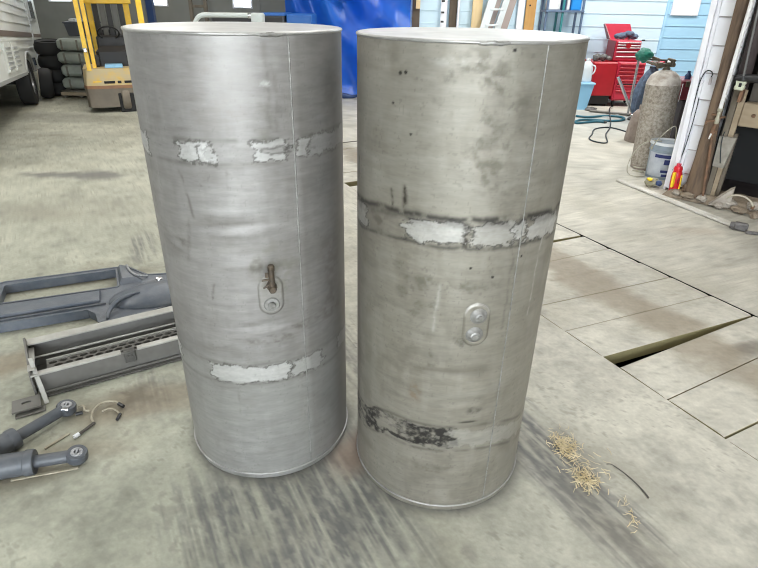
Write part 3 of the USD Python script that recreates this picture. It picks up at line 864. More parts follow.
# siding: clapboard courses, each its own board
def clapboards(parent, x0, x1, z0, z1, course, y, matname, hole=None, zoff=0.0):
    z = z0 - zoff
    while z < z1 - .01:
        za, zb = max(z, z0), min(z + course, z1)
        spans = [(x0, x1)]
        if hole and za < hole[3] and zb > hole[1]:
            if za >= hole[1] - .001 and zb <= hole[3] + .001 or True:
                spans = [(x0, hole[0]), (hole[2], x1)]
                if za < hole[1] - .012:      # the course is cut at the sill
                    spans.append((hole[0], hole[2]))
        for k, (a, b) in enumerate(spans):
            if b - a < .03:
                continue
            zt = zb if k < 2 or len(spans) < 3 else hole[1]
            m = hexa([(a, y - .014, za + .001), (b, y - .014, za + .001), (b, y, za + .001), (a, y, za + .001)],
                     [(a, y - .006, zt), (b, y - .006, zt), (b, y, zt), (a, y, zt)])
            lip = cbox2((a, y - .016, za + .004), (b, y - .004, za + .016), .003)
            put(parent, 'siding_board', [m, lip], matname, smooth=False)
        z += course


CX = 4.775
wb = setting('wall_back')
put(wb, 'wall_panel', wall_with_holes(.2, CX, -.02, CEIL, [], .12, YB), 'siding_pale_lit', smooth=False)
clapboards(wb, .2, CX - .02, .02, 2.9, .2, YB, 'siding_pale_lit', None, .03)
WH = (4.86, 1.40, 5.28, 2.2)
wr = setting('wall_back_right')
put(wr, 'wall_panel', wall_with_holes(CX, 7.2, -.02, CEIL, [WH], .12, YB), 'siding_blue_dim', smooth=False)
clapboards(wr, CX + .02, 7.2, .02, 2.9, .18, YB, 'siding_blue_dim', WH, .06)
put(None, 'trim_1', cbox2((CX - .02, YB - .034, 0), (CX + .02, YB + .01, 3.2), .004), 'siding_blue_dim', kind='structure')
w4 = setting('window_4')
a, b, c, d = WH
put(w4, 'window_frame', [cbox2((a - .02, YB - .04, b - .012), (a + .015, YB + .1, d)), cbox2((c - .015, YB - .04, b - .012), (c + .02, YB + .1, d)), cbox2((a + .02, YB - .04, d - .03), (c - .02, YB + .1, d + .03)), cbox2((a + .02, YB - .04, b - .012), (c - .02, YB + .1, b + .012))], 'trim_white')
put(w4, 'pane', cbox2((a + .02, YB + .05, b + .015), (c - .02, YB + .054, d - .03), .001), 'pane', smooth=False)
# outer walls and ceiling
put(None, 'wall_left', cbox2((-13.2, -5, -.02), (-13.0, 13.14, CEIL), .01), 'wall_dark', kind='structure')
put(None, 'wall_right', cbox2((7.2, -5, -.02), (7.4, YB + .12, CEIL), .01), 'wall_dark', kind='structure')
put(None, 'wall_partition', cbox2((-.4, 10.6, -.02), (-.28, 13.14, CEIL), .01), 'grey_wall', kind='structure')
put(None, 'wall_front', wall_with_holes(-13.2, 7.4, -.02, CEIL, [(-3.2, -.02, 2.8, 3.7)], .2, -5.2), 'wall_dark', kind='structure')
ce = setting('ceiling')
put(ce, 'panel', cbox2((-13.2, -5.2, CEIL), (7.4, 13.2, CEIL + .2), .01), 'ceiling_paint')
for (lx, ly, lz, p) in LAMPS:  # housings added for the unseen lamps
    put(ce, 'unseen_lamp_housing', cbox((LAMP_W + .06, LAMP_L + .06, .12), (lx, ly, lz + .065), .02), 'lamp_body')
    for s in (-1, 1):
        put(ce, 'unseen_lamp_hanger', rod((lx, ly + s * .5, lz + .12), (lx, ly + s * .5, CEIL + .002), .008, 6), 'lamp_body')

# ------------------------------------------------------------------ blue tarp hung from the roof
def build_tarp():
    nx, nz = 150, 150
    s, t = np.meshgrid(np.linspace(0, 1, nx), np.linspace(0, 1, nz), indexing='ij')
    X = -1.64 + 2.08 * s
    Z = .012 + 3.4 * t
    # folds fan out from the gathered upper left corner and sag to the right
    ang = np.arctan2(3.6 - Z, X + 2.6)
    rr = np.hypot(3.6 - Z, X + 2.6)
    w = .075 * np.sin(ang * 34 + 1.6 * np.sin(rr * 1.4)) * sstep(.2, 1.6, rr) + .05 * np.sin(X * 11 + 1.2 * Z + .9) + .09 * (fbm2(X * 1.8, Z * 1.1, 401) - .5)
    sag = .09 * np.exp(-((Z - 1.62 - .55 * (X + .75) ** 2) / .055) ** 2) * np.exp(-((X + .75) / .45) ** 2)
    Y = 10.15 + w * .75 - sag * 1.6 + .12 * (fbm2(X * .7, Z * .7, 402) - .5)
    Y = np.minimum(Y, 10.33)
    foot = sstep(.22, 0, Z)
    Y = Y - foot * (.05 + .08 * (fbm2(X * 3, Z * 0, 403) - .5))
    Z = Z + .03 * (fbm2(X * 3, X * 0, 404) - .3) * foot
    P = np.stack([X, Y, Z], -1).reshape(-1, 3)
    k = np.arange(nx * nz).reshape(nx, nz)
    A, B, C, D = k[:-1, :-1].ravel(), k[1:, :-1].ravel(), k[1:, 1:].ravel(), k[:-1, 1:].ravel()
    F = np.vstack([np.stack([A, B, C], 1), np.stack([A, C, D], 1)])
    back = P.copy(); back[:, 1] += .004
    n = len(P)
    V = np.vstack([P, back])
    put(tp, 'sheet', trimesh.Trimesh(V, np.vstack([F, F[:, ::-1] + n]), process=False), 'tarp_blue', smooth=True)
    # bunched hem lying at the foot
    xs = np.linspace(-1.5, .36, 60)
    hem = np.stack([xs, 10.02 + .035 * np.sin(xs * 9), .045 + .02 * np.sin(xs * 14)], 1)
    put(tp, 'hem', tube(hem, .038 + .012 * np.sin(xs * 17), 10), 'bin_blue_dark', smooth=True, label='dark rolled bottom hem')


tp = thing('tarp', 'big creased bright blue tarp hanging behind the tanks', 'tarp', (-.6, 10.15, 0))
build_tarp()

# ------------------------------------------------------------------ things against the white siding
def board(name, label, mat_, x0, x1, y, h, lean=.0, z0=0.0, th=.04):
    t = thing(name, label, 'board', ((x0 + x1) / 2, y, 0))
    m = hexa([(x0, y - th, z0), (x1, y - th, z0), (x1, y, z0), (x0, y, z0)], [(x0 + lean, y - th + .06, h), (x1 + lean, y - th + .06, h), (x1 + lean, y + .06, h), (x0 + lean, y + .06, h)])
    put(t, 'plank', m, mat_, smooth=False)
    return t


YS = YB - .1
b0 = board('timber_post', 'brown timber post with a yellowed upper part at the right edge of the blue tarp', 'board_brown', .475, .60, YS, 2.6)
put(b0, 'yellowed_patch', cbox2((.53, YS - .046, 1.42), (.60, YS - .03, 2.5), .003), 'board_yellow')
b1 = board('dark_board', 'dark brown board standing upright against the white siding', 'board_brown', 1.10, 1.225, YS, 2.5)
put(b1, 'edge_strip', cbox2((1.228, YS - .05, .0), (1.262, YS - .012, 2.5), .003), 'drawer_trim')
board('yellow_board', 'pale yellow board standing left of the step ladder', 'board_yellow', 1.48, 1.645, YS, 2.5)
bo = board('orange_board', 'orange brown plank with a nail hole standing beside the steel shelf', 'board_orange', 2.375, 2.54, YS, 2.6)
put(bo, 'nail_hole', lathe([(0, -.002), (.014, -.002), (.014, .006), (0, .006)], (2.43, YS - .03, 1.50), 12, rotm(0, 90)), 'hole_dark')
wt = board('white_batten', 'narrow white batten left of the orange plank', 'trim_white', 2.24, 2.35, YS, 2.6)
sr = board('hinge_strip', 'white strip with black strap hinges on the siding', 'trim_white', .955, 1.06, YS + .02, 2.6, th=.025)
for zz in (1.23, 1.37, 1.54):
    put(sr, 'hinge', cbox((.05, .02, .03), (.985, YS - .008, zz), .003), 'black_plastic')


def build_ladder():
    t = thing('step_ladder', 'aluminium step ladder with grey back rails leaning beside the yellow board', 'ladder', (1.7, 10.1, 0))

    def rail(x0, x1, y, w, mt, nm):
        m = hexa([(x0, y - .03, 0), (x0 + w, y - .03, 0), (x0 + w, y + .03, 0), (x0, y + .03, 0)], [(x1, y - .03, 2.2), (x1 + w, y - .03, 2.2), (x1 + w, y + .03, 2.2), (x1, y + .03, 2.2)])
        put(t, nm, m, mt, smooth=False)
    k = .245
    rail(1.62 - 1.26 * k, 1.62 + .94 * k, 10.08, .13, 'ladder_alu', 'rail')
    rail(1.86 - 1.26 * k, 1.86 + .94 * k, 10.08, .10, 'ladder_alu', 'rail')
    rail(1.755 - 1.26 * k, 1.755 + .94 * k, 10.17, .09, 'ladder_grey', 'back_rail')
    rail(1.97 - 1.26 * k, 1.97 + .94 * k, 10.17, .12, 'ladder_grey', 'back_rail')
    for z in (.3, .6, .9, 1.2, 1.435, 1.75, 2.05):
        dx = (z - 1.26) * k
        put(t, 'step', cbox((.22, .07, .03), (1.80 + dx, 10.075, z), .005), 'ladder_alu')


build_ladder()


def build_shelf():
    t = thing('steel_shelf', 'blue grey steel shelf unit standing by the white siding', 'shelf', (2.9, 10.2, 0))
    for x, mt in ((2.64, 'shelf_steel'), (2.90, 'shelf_teal'), (3.22, 'shelf_steel')):
        for y in (9.98, 10.32):
            put(t, 'upright', cbox((.035, .03, 2.1), (x, y, 1.05), .004), mt)
    for z in (.12, .55, .98, 1.425, 1.95):
        put(t, 'shelf_board', cbox((.62, .40, .03), (2.93, 10.15, z), .005), 'shelf_steel')


build_shelf()
for (nm, lb, ct, lo, hi, mt) in (
        ('blue_tub', 'bright blue tub at the right end of the steel shelf', 'tub', (3.03, 9.99, 1.441), (3.19, 10.25, 1.72), 'item_blue'),
        ('navy_can', 'dark navy can in the middle of the steel shelf', 'can', (2.885, 10.02, 1.441), (2.95, 10.12, 1.75), 'item_navy'),
        ('white_carton', 'white carton between the cans on the steel shelf', 'carton', (2.965, 10.02, 1.441), (3.015, 10.2, 1.68), 'paper_white'),
        ('white_box', 'white box on the left half of the steel shelf', 'box', (2.67, 10.02, 1.441), (2.86, 10.25, 1.70), 'paper_white')):
    t = thing(nm, lb, ct, ((lo[0] + hi[0]) / 2, (lo[1] + hi[1]) / 2, lo[2]))
    put(t, 'body', cbox2(lo, hi, .012), mt)
    put(t, 'lid', cbox2((lo[0] - .004, lo[1] - .004, hi[2] - .03), (hi[0] + .004, hi[1] + .004, hi[2] + .008), .006), mt)

# ------------------------------------------------------------------ red tool chests
def drawer_stack(t, x0, x1, yf, zs, mt, trim, gap=.012):
    for za, zb in zip(zs[:-1], zs[1:]):
        d = put(t, 'drawer', cbox2((x0, yf - .012, za + gap / 2), (x1, yf + .01, zb - gap / 2), .004), mt)
        put(d, 'drawer_pull', cbox2((x0 + .01, yf - .026, zb - gap / 2 - .024), (x1 - .01, yf - .008, zb - gap / 2 - .006), .003), trim)


def build_chests():
    # closed red cabinet at the left
    t = thing('red_cabinet', 'plain bright red steel cabinet left of the drawer chest', 'cabinet', (3.62, 9.9, 0))
    put(t, 'carcass', cbox2((3.44, 9.68, .17), (3.845, 10.2, .70), .012), 'red')
    put(t, 'plinth', cbox2((3.47, 9.73, .03), (3.83, 10.16, .17), .01), 'black_plastic')
    put(t, 'door', cbox2((3.455, 9.662, .185), (3.832, 9.684, .685), .006), 'red')
    put(t, 'side_handle', cbox2((3.425, 9.8, .45), (3.445, 9.95, .47), .004), 'chrome')
    for x in (3.5, 3.8):
        for y in (9.76, 10.12):
            put(t, 'caster', lathe([(0, -.012), (.028, -.012), (.03, 0), (.028, .012), (0, .012)], (x, y, .03), 14, rotm(0, 0, 90)), 'black_rubber')
    # roller cabinet with drawers
    t = thing('roller_cabinet', 'red roller cabinet full of narrow drawers under the top chest', 'tool cabinet', (4.08, 9.9, 0))
    put(t, 'carcass', cbox2((3.855, 9.70, .10), (4.31, 10.2, .705), .012), 'red_pink')
    drawer_stack(t, 3.885, 4.305, 9.70, [.12, .27, .36, .44, .51, .57, .63, .69], 'red_pink', 'red')
    put(t, 'dark_gap', cbox2((3.90, 9.684, .355), (4.29, 9.70, .372), .002), 'hole_dark')
    for x in (3.92, 4.27):
        for y in (9.78, 10.12):
            put(t, 'caster', lathe([(0, -.015), (.045, -.015), (.05, 0), (.045, .015), (0, .015)], (x, y, .05), 14, rotm(0, 0, 90)), 'black_rubber')
    # top chest, lid open
    t = thing('top_chest', 'red top chest with bright drawer pulls and its lid open', 'tool chest', (4.0, 9.95, .706))
    put(t, 'carcass', cbox2((3.79, 9.78, .708), (4.20, 10.15, 1.02), .012), 'red_pink')
    put(t, 'side_panel', cbox2((3.778, 9.79, .72), (3.79, 10.14, 1.01), .004), 'red_dark')
    drawer_stack(t, 3.80, 4.19, 9.78, [.716, .80, .87, .93, .97, 1.012], 'red_pink', 'drawer_trim')
    put(t, 'badge', lathe([(0, 0), (.042, 0), (.042, .006), (0, .006)], (3.985, 9.755, .945), 20, rotm(0, 90)), 'red')
    put(t, 'lid', hexa([(3.78, 10.15, 1.02), (4.20, 10.15, 1.02), (4.20, 10.18, 1.02), (3.78, 10.18, 1.02)], [(3.70, 10.22, 1.25), (4.13, 10.22, 1.25), (4.13, 10.25, 1.25), (3.70, 10.25, 1.25)]), 'red_pink', smooth=False)
    put(t, 'lid_side', hexa([(3.765, 10.03, 1.02), (3.78, 10.03, 1.02), (3.78, 10.18, 1.02), (3.765, 10.18, 1.02)], [(3.685, 10.17, 1.245), (3.70, 10.17, 1.245), (3.70, 10.24, 1.245), (3.685, 10.24, 1.245)]), 'red_dark', smooth=False)
    put(t, 'hasp', cbox((.05, .02, .02), (4.22, 9.79, 1.03), .003), 'black_plastic')
    # clutter
    rr = np.random.default_rng(8)
    t = thing('tool_heap', 'heap of grey rags and tools on the open top chest', 'tools', (3.9, 9.95, 1.02), kind='stuff')
    put(t, 'rag', [blob((.16, .14, .09), (3.87 + .08 * k, 9.93 + .03 * (k % 2), 1.075 + .02 * (k % 3)), 500 + k, .4) for k in range(4)], 'denim', smooth=True, kind='stuff')
    put(t, 'tool', [rod((3.83 + .1 * k, 9.86 + .04 * k, 1.036), (3.93 + .1 * k, 9.95, 1.10 - .02 * k), .012, 8) for k in range(3)], 'chrome', kind='stuff')
    t = thing('wire', 'thin wire sticking up from the top chest', 'wire', (4.0, 9.95, 1.02))
    put(t, 'strand', tube(spline([(4.02, 9.95, 1.03), (4.03, 9.97, 1.14), (4.06, 9.97, 1.08), (4.14, 9.95, 1.035)], 16), .005, 6), 'ladder_grey')
    t = thing('parts_heap', 'dark heap of small tools on the plain red cabinet', 'tools', (3.65, 9.9, .70), kind='stuff')
    put(t, 'metal_piece', [blob((.09 + .05 * rr.random(), .08, .07 + .05 * rr.random()), (3.50 + .035 * k, 9.78 + .05 * (k % 3), .752 + .015 * (k % 2)), 520 + k, .45, 1) for k in range(7)], 'clutter_dark', smooth=False, kind='stuff')


build_chests()

# light blue bin and white jug left of the cabinet
t = thing('blue_bin', 'light blue plastic bin on the floor behind the right tank', 'bin', (3.24, 9.45, 0))
put(t, 'body', hexa([(3.10, 9.33, 0), (3.33, 9.33, 0), (3.33, 9.6, 0), (3.10, 9.6, 0)], [(3.06, 9.3, .40), (3.385, 9.3, .40), (3.385, 9.63, .40), (3.06, 9.63, .40)]), 'light_blue', smooth=False)
put(t, 'rim', cbox2((3.045, 9.285, .39), (3.40, 9.645, .42), .008), 'light_blue')
t = thing('white_jug', 'white plastic jug standing on the light blue bin', 'jug', (3.26, 9.45, .42))
put(t, 'body', lathe([(0, .421), (.085, .421), (.095, .44), (.095, .62), (.07, .70), (.03, .735), (0, .735)], (3.27, 9.45, 0), 24), 'jug', smooth=True)
put(t, 'cap', lathe([(0, .733), (.034, .733), (.034, .775), (0, .775)], (3.27, 9.45, 0), 18), 'lid_white')
put(t, 'handle', tube(spline([(3.335, 9.40, .67), (3.375, 9.40, .66), (3.38, 9.40, .58), (3.355, 9.40, .54)], 12), .012, 8), 'jug', smooth=True)

# A-shaped jack stand in front of the roller cabinet
t = thing('jack_stand', 'grey metal tripod stand in front of the red roller cabinet', 'stand', (3.75, 8.85, 0))
for (a_, b_) in (((3.785, 8.80, .93), (3.80, 8.80, .03)),):
    put(t, 'leg', rod(a_, b_, .018, 10), 'chrome')
put(t, 'leg', rod((3.535, 8.80, .57), (3.885, 8.80, .02), .02, 10), 'chrome')
put(t, 'base_bar', cbox((.62, .05, .03), (3.60, 9.0, .02), .006, rotm(-28)), 'tray_steel')
put(t, 'foot', cbox((.09, .07, .04), (3.885, 8.80, .02), .006, rotm(-8)), 'chrome')
t = thing('floor_clutter', 'small dark parts scattered under the tripod stand', 'parts', (3.5, 8.9, 0), kind='stuff')
rr = np.random.default_rng(21)
put(t, 'metal_piece', [blob((.06 + .1 * rr.random(), .06, .035), (3.28 + .3 * rr.random(), 9.22 + .22 * rr.random(), .016), 540 + k, .4, 1) for k in range(9)], 'clutter_dark', smooth=False, kind='stuff')
put(t, 'paper_scrap', [cbox((.10, .06, .006), (3.72, 8.95, .005), .002, rotm(20)), cbox((.16, .05, .006), (3.40, 8.72, .005), .002, rotm(-14))], 'paper_white', kind='stuff')

# green thing and coat on a rack beside the gas cylinder
t = thing('green_case', 'dark green rounded tool case behind the gas cylinder valve', 'case', (3.50, 7.9, 0))
put(t, 'body', blob((.21, .15, .18), (3.46, 7.9, .955), 560, .3, 3), 'green', smooth=True)
put(t, 'stand_pole', rod((3.80, 7.96, 0), (3.80, 7.96, .90), .012, 10), 'mast_black')
put(t, 'stand_foot', lathe([(0, 0), (.16, 0), (.16, .02), (.03, .04), (0, .04)], (3.80, 7.96, 0), 20), 'mast_black')
put(t, 'stand_arm', rod((3.81, 7.96, .89), (3.50, 7.94, .90), .012, 10), 'mast_black')
put(t, 'nozzle', rod((3.54, 7.88, .94), (3.66, 7.86, .90), .018, 10), 'valve_brass')
t = thing('hanging_coat', 'grey blue coat draped beside the gas cylinder', 'coat', (3.86, 8.5, 0))
cv = trimesh.creation.icosphere(4, 1.0)
d_ = cv.vertices
k_ = 1 + .18 * np.sin(np.arctan2(d_[:, 1], d_[:, 0]) * 7 + d_[:, 2]) * sstep(.9, .2, d_[:, 2]) + .3 * (meshkit.fbm(d_ * 2.3, 3, 570) - .5)
cv.vertices = np.stack([3.86 + .14 * d_[:, 0] * k_ + .05 * d_[:, 2], 8.5 + .13 * d_[:, 1] * k_, .40 + .36 * d_[:, 2]], 1)
put(t, 'cloth', cv, 'denim', smooth=True)
put(t, 'pole', rod((3.87, 8.52, 0), (3.87, 8.52, .76), .02, 8), 'mast_black')
put(t, 'foot', lathe([(0, 0), (.17, 0), (.17, .02), (.03, .035), (0, .035)], (3.87, 8.52, 0), 18), 'mast_black')
t = thing('hanging_hose', 'dark hose looped down over the grey blue coat', 'hose', (3.80, 8.25, 0))
put(t, 'strand', tube(spline([(3.90, 8.28, .72), (3.84, 8.24, .66), (3.74, 8.20, .45), (3.70, 8.18, .25), (3.62, 8.15, .04), (3.72, 8.12, .018)], 30), .018, 9), 'navy_hose', smooth=True)
t = thing('red_rag', 'red and white rag heap hung over the top of the coat', 'rag', (3.95, 8.45, .75))
put(t, 'cloth', blob((.26, .16, .09), (3.96, 8.45, .81), 575, .5, 3), 'red_pink', smooth=True)
put(t, 'edging', [blob((.12, .08, .05), (3.86, 8.40, .85), 576, .4, 2), blob((.1, .08, .05), (4.03, 8.38, .84), 577, .4, 2)], 'paper_white', smooth=True, kind='stuff')

# ------------------------------------------------------------------ gas cylinders
def build_cylinder():
    base = np.array([2.842, 5.84, 0])
    t = thing('gas_cylinder', 'tall rust mottled gas cylinder with a brass valve', 'gas cylinder', base)
    R = rotm(0, -1.0, -1.6)
    RS = R @ np.diag([1, 1, .945])
    r = .162
    b = put(t, 'body', lathe([(0, .022), (r * .9, .022), (r, .05), (r, .50), (r, .865), (r * .995, .895)], base, 56, RS), 'cyl_rust', smooth=40)
    put(t, 'shoulder', lathe([(r * .995, .893), (r * .95, .935), (r * .80, .985), (r * .55, 1.02), (r * .28, 1.035), (.05, 1.04), (.045, 1.02)], base, 56, RS), 'cyl_shoulder', smooth=60)
    put(t, 'foot_ring', lathe([(r * .93, 0), (r * .98, 0), (r * .98, .05), (r * .93, .05), (r * .93, 0)], base, 48, R), 'cyl2_rust')
    o = lambda *p: base + RS @ np.array(p, float)
    v = put(t, 'valve', [lathe([(0, 1.03), (.036, 1.03), (.036, 1.055), (.028, 1.06), (.028, 1.10), (0, 1.10)], base, 20, RS), rod(o(-.07, -.02, 1.085), o(.075, .01, 1.085), .021, 12), rod(o(.05, 0, 1.085), o(.05, 0, 1.125), .02, 12)], 'valve_brass', smooth=35)
    put(v, 'hand_wheel', lathe([(0, -.012), (.034, -.012), (.042, -.004), (.042, .006), (.03, .012), (0, .012)], o(.035, 0, 1.135), 18, R @ rotm(0, 0, 14)), 'valve_brass')
    put(v, 'valve_outlet', lathe([(0, 0), (.03, 0), (.03, .045), (.022, .05), (0, .05)], o(-.06, -.02, 1.085), 14, R @ rotm(0, 0, -90)), 'valve_brass')
    put(v, 'valve_arm', rod(o(-.10, 0, 1.09), o(-.20, .02, 1.12), .014, 10), 'valve_brass')
    put(t, 'paper_tag', cbox((.005, .09, .16), o(.148, -.09, .82), .002, rotm(-28)), 'lid_white', label='pale paper tag stuck on the right side')
    return t


build_cylinder()
t = thing('small_cylinder', 'squat dull brown steel tank standing left behind the gas cylinder', 'steel tank', (3.16, 7.12, 0))
put(t, 'body', lathe([(0, .0), (.145, .0), (.15, .02), (.135, .20), (.11, .33), (.07, .38), (0, .40)], (3.255, 7.12, 0), 36), 'cyl2_rust', smooth=40)
put(t, 'collar', lathe([(.03, .385), (.05, .385), (.05, .44), (.04, .44), (.04, .395), (.03, .395)], (3.255, 7.12, 0), 20), 'cyl2_rust')
t = thing('wine_cabinet', 'dark cabinet with a wine red top box behind the gas cylinder', 'cabinet', (3.46, 6.45, 0))
put(t, 'carcass', cbox2((3.29, 6.3, .02), (3.72, 6.75, .63), .012), 'cabinet_dark')
put(t, 'top_box', cbox2((3.22, 6.28, .632), (3.70, 6.7, .835), .015), 'cabinet_wine')
put(t, 'door', cbox2((3.31, 6.287, .05), (3.70, 6.302, .60), .005), 'cabinet_dark')
put(t, 'latch', cbox((.04, .02, .06), (3.28, 6.268, .80), .005), 'valve_brass')
t = thing('small_bottle', 'tiny dark blue bottle on the wine red box', 'bottle', (3.31, 6.4, .836))
put(t, 'body', lathe([(0, .836), (.03, .836), (.032, .875), (.015, .90), (0, .90)], (3.33, 6.4, 0), 16), 'item_navy', smooth=40)
put(t, 'cap', lathe([(0, .898), (.016, .898), (.016, .92), (0, .92)], (3.33, 6.4, 0), 12), 'item_navy')

# ------------------------------------------------------------------ pail with wire handle
def build_pail():
    b = np.array([2.83, 5.50, 0.0])
    t = thing('pail', 'grey blue lidded pail with a navy printed label', 'pail', b)
    H = .355
    put(t, 'body', lathe([(0, .0), (.128, .0), (.132, .006), (.147, H - .03), (.149, H - .01), (0, H - .01)], b, 48), 'pail_blue', smooth=40)
    put(t, 'rim', lathe([(.146, H - .085), (.153, H - .082), (.153, H - .072), (.147, H - .069), (.147, H - .085)], b, 48), 'pail_blue', smooth=40)
    put(t, 'lid', lathe([(0, H - .012), (.135, H - .012), (.14, H + .004), (.156, H + .004), (.158, H - .02), (.150, H - .022)], b, 48), 'lid_white', smooth=35)

    def wrap(r0, a0, a1, z0, z1, mt, nm, label=None, n=20):
        th = np.radians(np.linspace(a0, a1, n))
        r = lambda z: .132 + .015 * z / (H - .03) + r0
        V = np.array([(b[0] + r(z) * math.cos(q), b[1] + r(z) * math.sin(q), z) for z in (z0, z1) for q in th] + [(b[0] + (r(z) - .003) * math.cos(q), b[1] + (r(z) - .003) * math.sin(q), z) for z in (z0, z1) for q in th])
        F = []
        for i in range(n - 1):
            F += [(i, i + 1, n + i + 1), (i, n + i + 1, n + i)]
            F += [(n + i, n + i + 1, 3 * n + i + 1), (n + i, 3 * n + i + 1, 3 * n + i), (2 * n + i, i + 1, i), (2 * n + i, 2 * n + i + 1, i + 1)]
        return put(t, nm, trimesh.Trimesh(V, F, process=False), mt, smooth=False, label=label)
    wrap(.0025, -178, -25, .03, .262, 'pail_label', 'label_sheet', 'pale label wrapped round the pail')
    wrap(.005, -150, -62, .218, .250, 'pail_navy', 'print_band', 'navy title bar on the label')
    for k, (a0, a1, z0, z1) in enumerate(((-112, -84, .155, .205), (-118, -76, .075, .10), (-112, -86, .035, .06))):
        wrap(.005, a0, a1, z0, z1, 'pail_navy', 'print_block')
    w = spline([b + (-.150, -.02, H - .06), b + (-.15, -.11, H + .05), b + (-.05, -.11, H + .16), b + (-.012, -.09, H + .165), b + (.012, -.09, H + .10), b + (.03, -.09, H + .0)], 30)
    put(t, 'wire_handle', tube(w, .0045, 8), 'wire_grey', smooth=True)
    put(t, 'handle_ear', [lathe([(0, 0), (.016, 0), (.012, .01), (0, .01)], b + (-.150, -.02, H - .06), 14, rotm(0, 0, -90))], 'wire_grey')
    return t


build_pail()
t = thing('wire_coil', 'bent grey wire loops on the floor left of the pail', 'wire', (2.62, 5.5, 0))
c_ = np.array([2.60, 5.56, 0])
put(t, 'loop', tube(spline([c_ + (.16, -.08, .36), c_ + (.04, .0, .33), c_ + (-.05, .02, .20), c_ + (-.07, -.04, .014), c_ + (.01, -.10, .010), c_ + (.07, -.08, .012), c_ + (.06, -.04, .06)], 40), .0042, 8), 'wire_grey', smooth=True)
for z in (.05, .09):
    put(t, 'loop', tube(spline([c_ + (-.05, -.05, z + .008), c_ + (.0, -.06, z), c_ + (.07, -.05, z - .004)], 14), .006, 8), 'wire_grey', smooth=True)
t = thing('crumpled_can', 'crumpled olive can and rag on the floor beside the red flashlight', 'can', (2.66, 5.13, 0))
put(t, 'body', blob((.13, .10, .09), (2.60, 5.16, .042), 590, .4, 3), 'can_olive', smooth=40)
put(t, 'lid', blob((.05, .05, .03), (2.56, 5.13, .08), 591, .3, 2), 'tag_yellow', smooth=40)
put(t, 'label_scrap', blob((.06, .05, .05), (2.64, 5.10, .05), 592, .5, 2), 'item_navy', smooth=40)

# red and yellow flashlight standing upright
def build_torch():
    b = np.array([2.705, 4.93, 0])
    R = rotm(0, 0, -3)
    t = thing('flashlight', 'red and yellow work flashlight standing against the white trim', 'flashlight', b)
    put(t, 'body', lathe([(0, 0), (.038, 0), (.042, .01), (.041, .06), (.045, .085), (.045, .17), (.042, .20), (.036, .215), (0, .215)], b, 28, R), 'fire_red', smooth=40)
    put(t, 'head', lathe([(0, .213), (.034, .213), (.038, .24), (.03, .262), (0, .268)], b, 28, R), 'fire_red', smooth=40)
    put(t, 'cap_button', lathe([(0, .262), (.02, .262), (.02, .285), (0, .29)], b, 18, R), 'red_pink')
    for s in (-1, 1):
        put(t, 'grip_panel', cbox((.018, .036, .135), b + R @ [s * .034 - .012, -.034 + .008 * s, .120 + .03 * (s < 0)], .006, R @ rotm(s * 34 - 20)), 'tag_yellow')
    put(t, 'switch', cbox((.014, .012, .05), b + R @ [0, -.042, .14], .004, R), 'red_dark')
    put(t, 'base_cap', lathe([(0, -.0), (.036, 0), (.038, .016), (.034, .022), (0, .022)], b, 24, R), 'red_dark')


build_torch()

# ------------------------------------------------------------------ right hand wall by the trench: white siding, posts, barn boards
P0, TX, NX = np.array([2.72, 5.02, 0]), np.array([.7413, -.6712, 0]), np.array([-.6712, -.7413, 0])


def wp(a, z, o=0.0):
    """a metres along the wall, z up, o metres in front of it"""
    return P0 + TX * a + NX * o + np.array([0, 0, z])


def wbox(a0, a1, z0, z1, o0, o1, c=.004, sh=0.0):
    R = np.stack([TX, -NX, np.array([0, 0, 1.0])], 1)
    m = cbox((a1 - a0, o1 - o0, z1 - z0), (0, 0, 0), c)
    if sh:
        m.vertices[:, 0] += sh * (m.vertices[:, 2])
    return move(m, wp((a0 + a1) / 2, (z0 + z1) / 2, (o0 + o1) / 2), R)


ws = setting('wall_side')
put(ws, 'wall_panel', wbox(-.06, .24, .02, CEIL, -.12, -.02, .004), 'siding_near', smooth=False)
zz = -.022
while zz < 2.9:
    put(ws, 'siding_board', [hexa([wp(.0, zz, 0.005), wp(.24, zz, 0.005), wp(.24, zz, -.02), wp(.0, zz, -.02)], [wp(.0, zz + .203, -.010), wp(.24, zz + .203, -.010), wp(.24, zz + .203, -.02), wp(.0, zz + .203, -.02)])], 'siding_near', smooth=False)
    put(ws, 'course_shadow_strip', wbox(.0, .24, zz + .203, zz + .215, -.02, -.013, .001), 'drawer_trim')  # grey strip painting in the shadow line below each course
    zz += .215
put(ws, 'corner_trim', wbox(-.062, -.018, .02, 3.0, -.03, .03, .004, -.035), 'trim_white')
put(ws, 'corner_trim', wbox(-.016, .012, .02, 3.0, -.02, .012, .003, -.035), 'trim_white')
put(ws, 'end_return', cbox2((2.66, 5.08, .0), (2.70, 5.6, CEIL), .004) if False else wbox(-.07, -.05, 0, CEIL, -.30, -.02, .003), 'trim_white')
# recess and boards further right
put(ws, 'recess', [wbox(.10, 3.4, 0, CEIL, -.80, -.74, .01), wbox(.10, .16, .0, CEIL, -.74, -.13, .01), wbox(3.3, 3.4, .0, CEIL, -.74, -.13, .01)], 'hole_dark', smooth=False)
for k in range(14):
    a0 = .40 + .155 * k
    put(ws, 'barn_board', wbox(a0, a0 + .148, .86, 3.2, -.05 - .012 * (k % 2), -.02 - .012 * (k % 2), .004), 'barn_dark', smooth=False)
put(ws, 'wall_panel', wbox(.42, 4.2, .90, CEIL, -.14, -.08, .005), 'wall_dark', smooth=False)
put(ws, 'wall_panel', wbox(2.6, 8.0, -.02, CEIL, -.20, -.10, .005), 'wall_dark', smooth=False)
put(ws, 'recess_ground', wbox(.16, 3.3, -.01, .03, -.74, -.13, .004), 'post_dark')
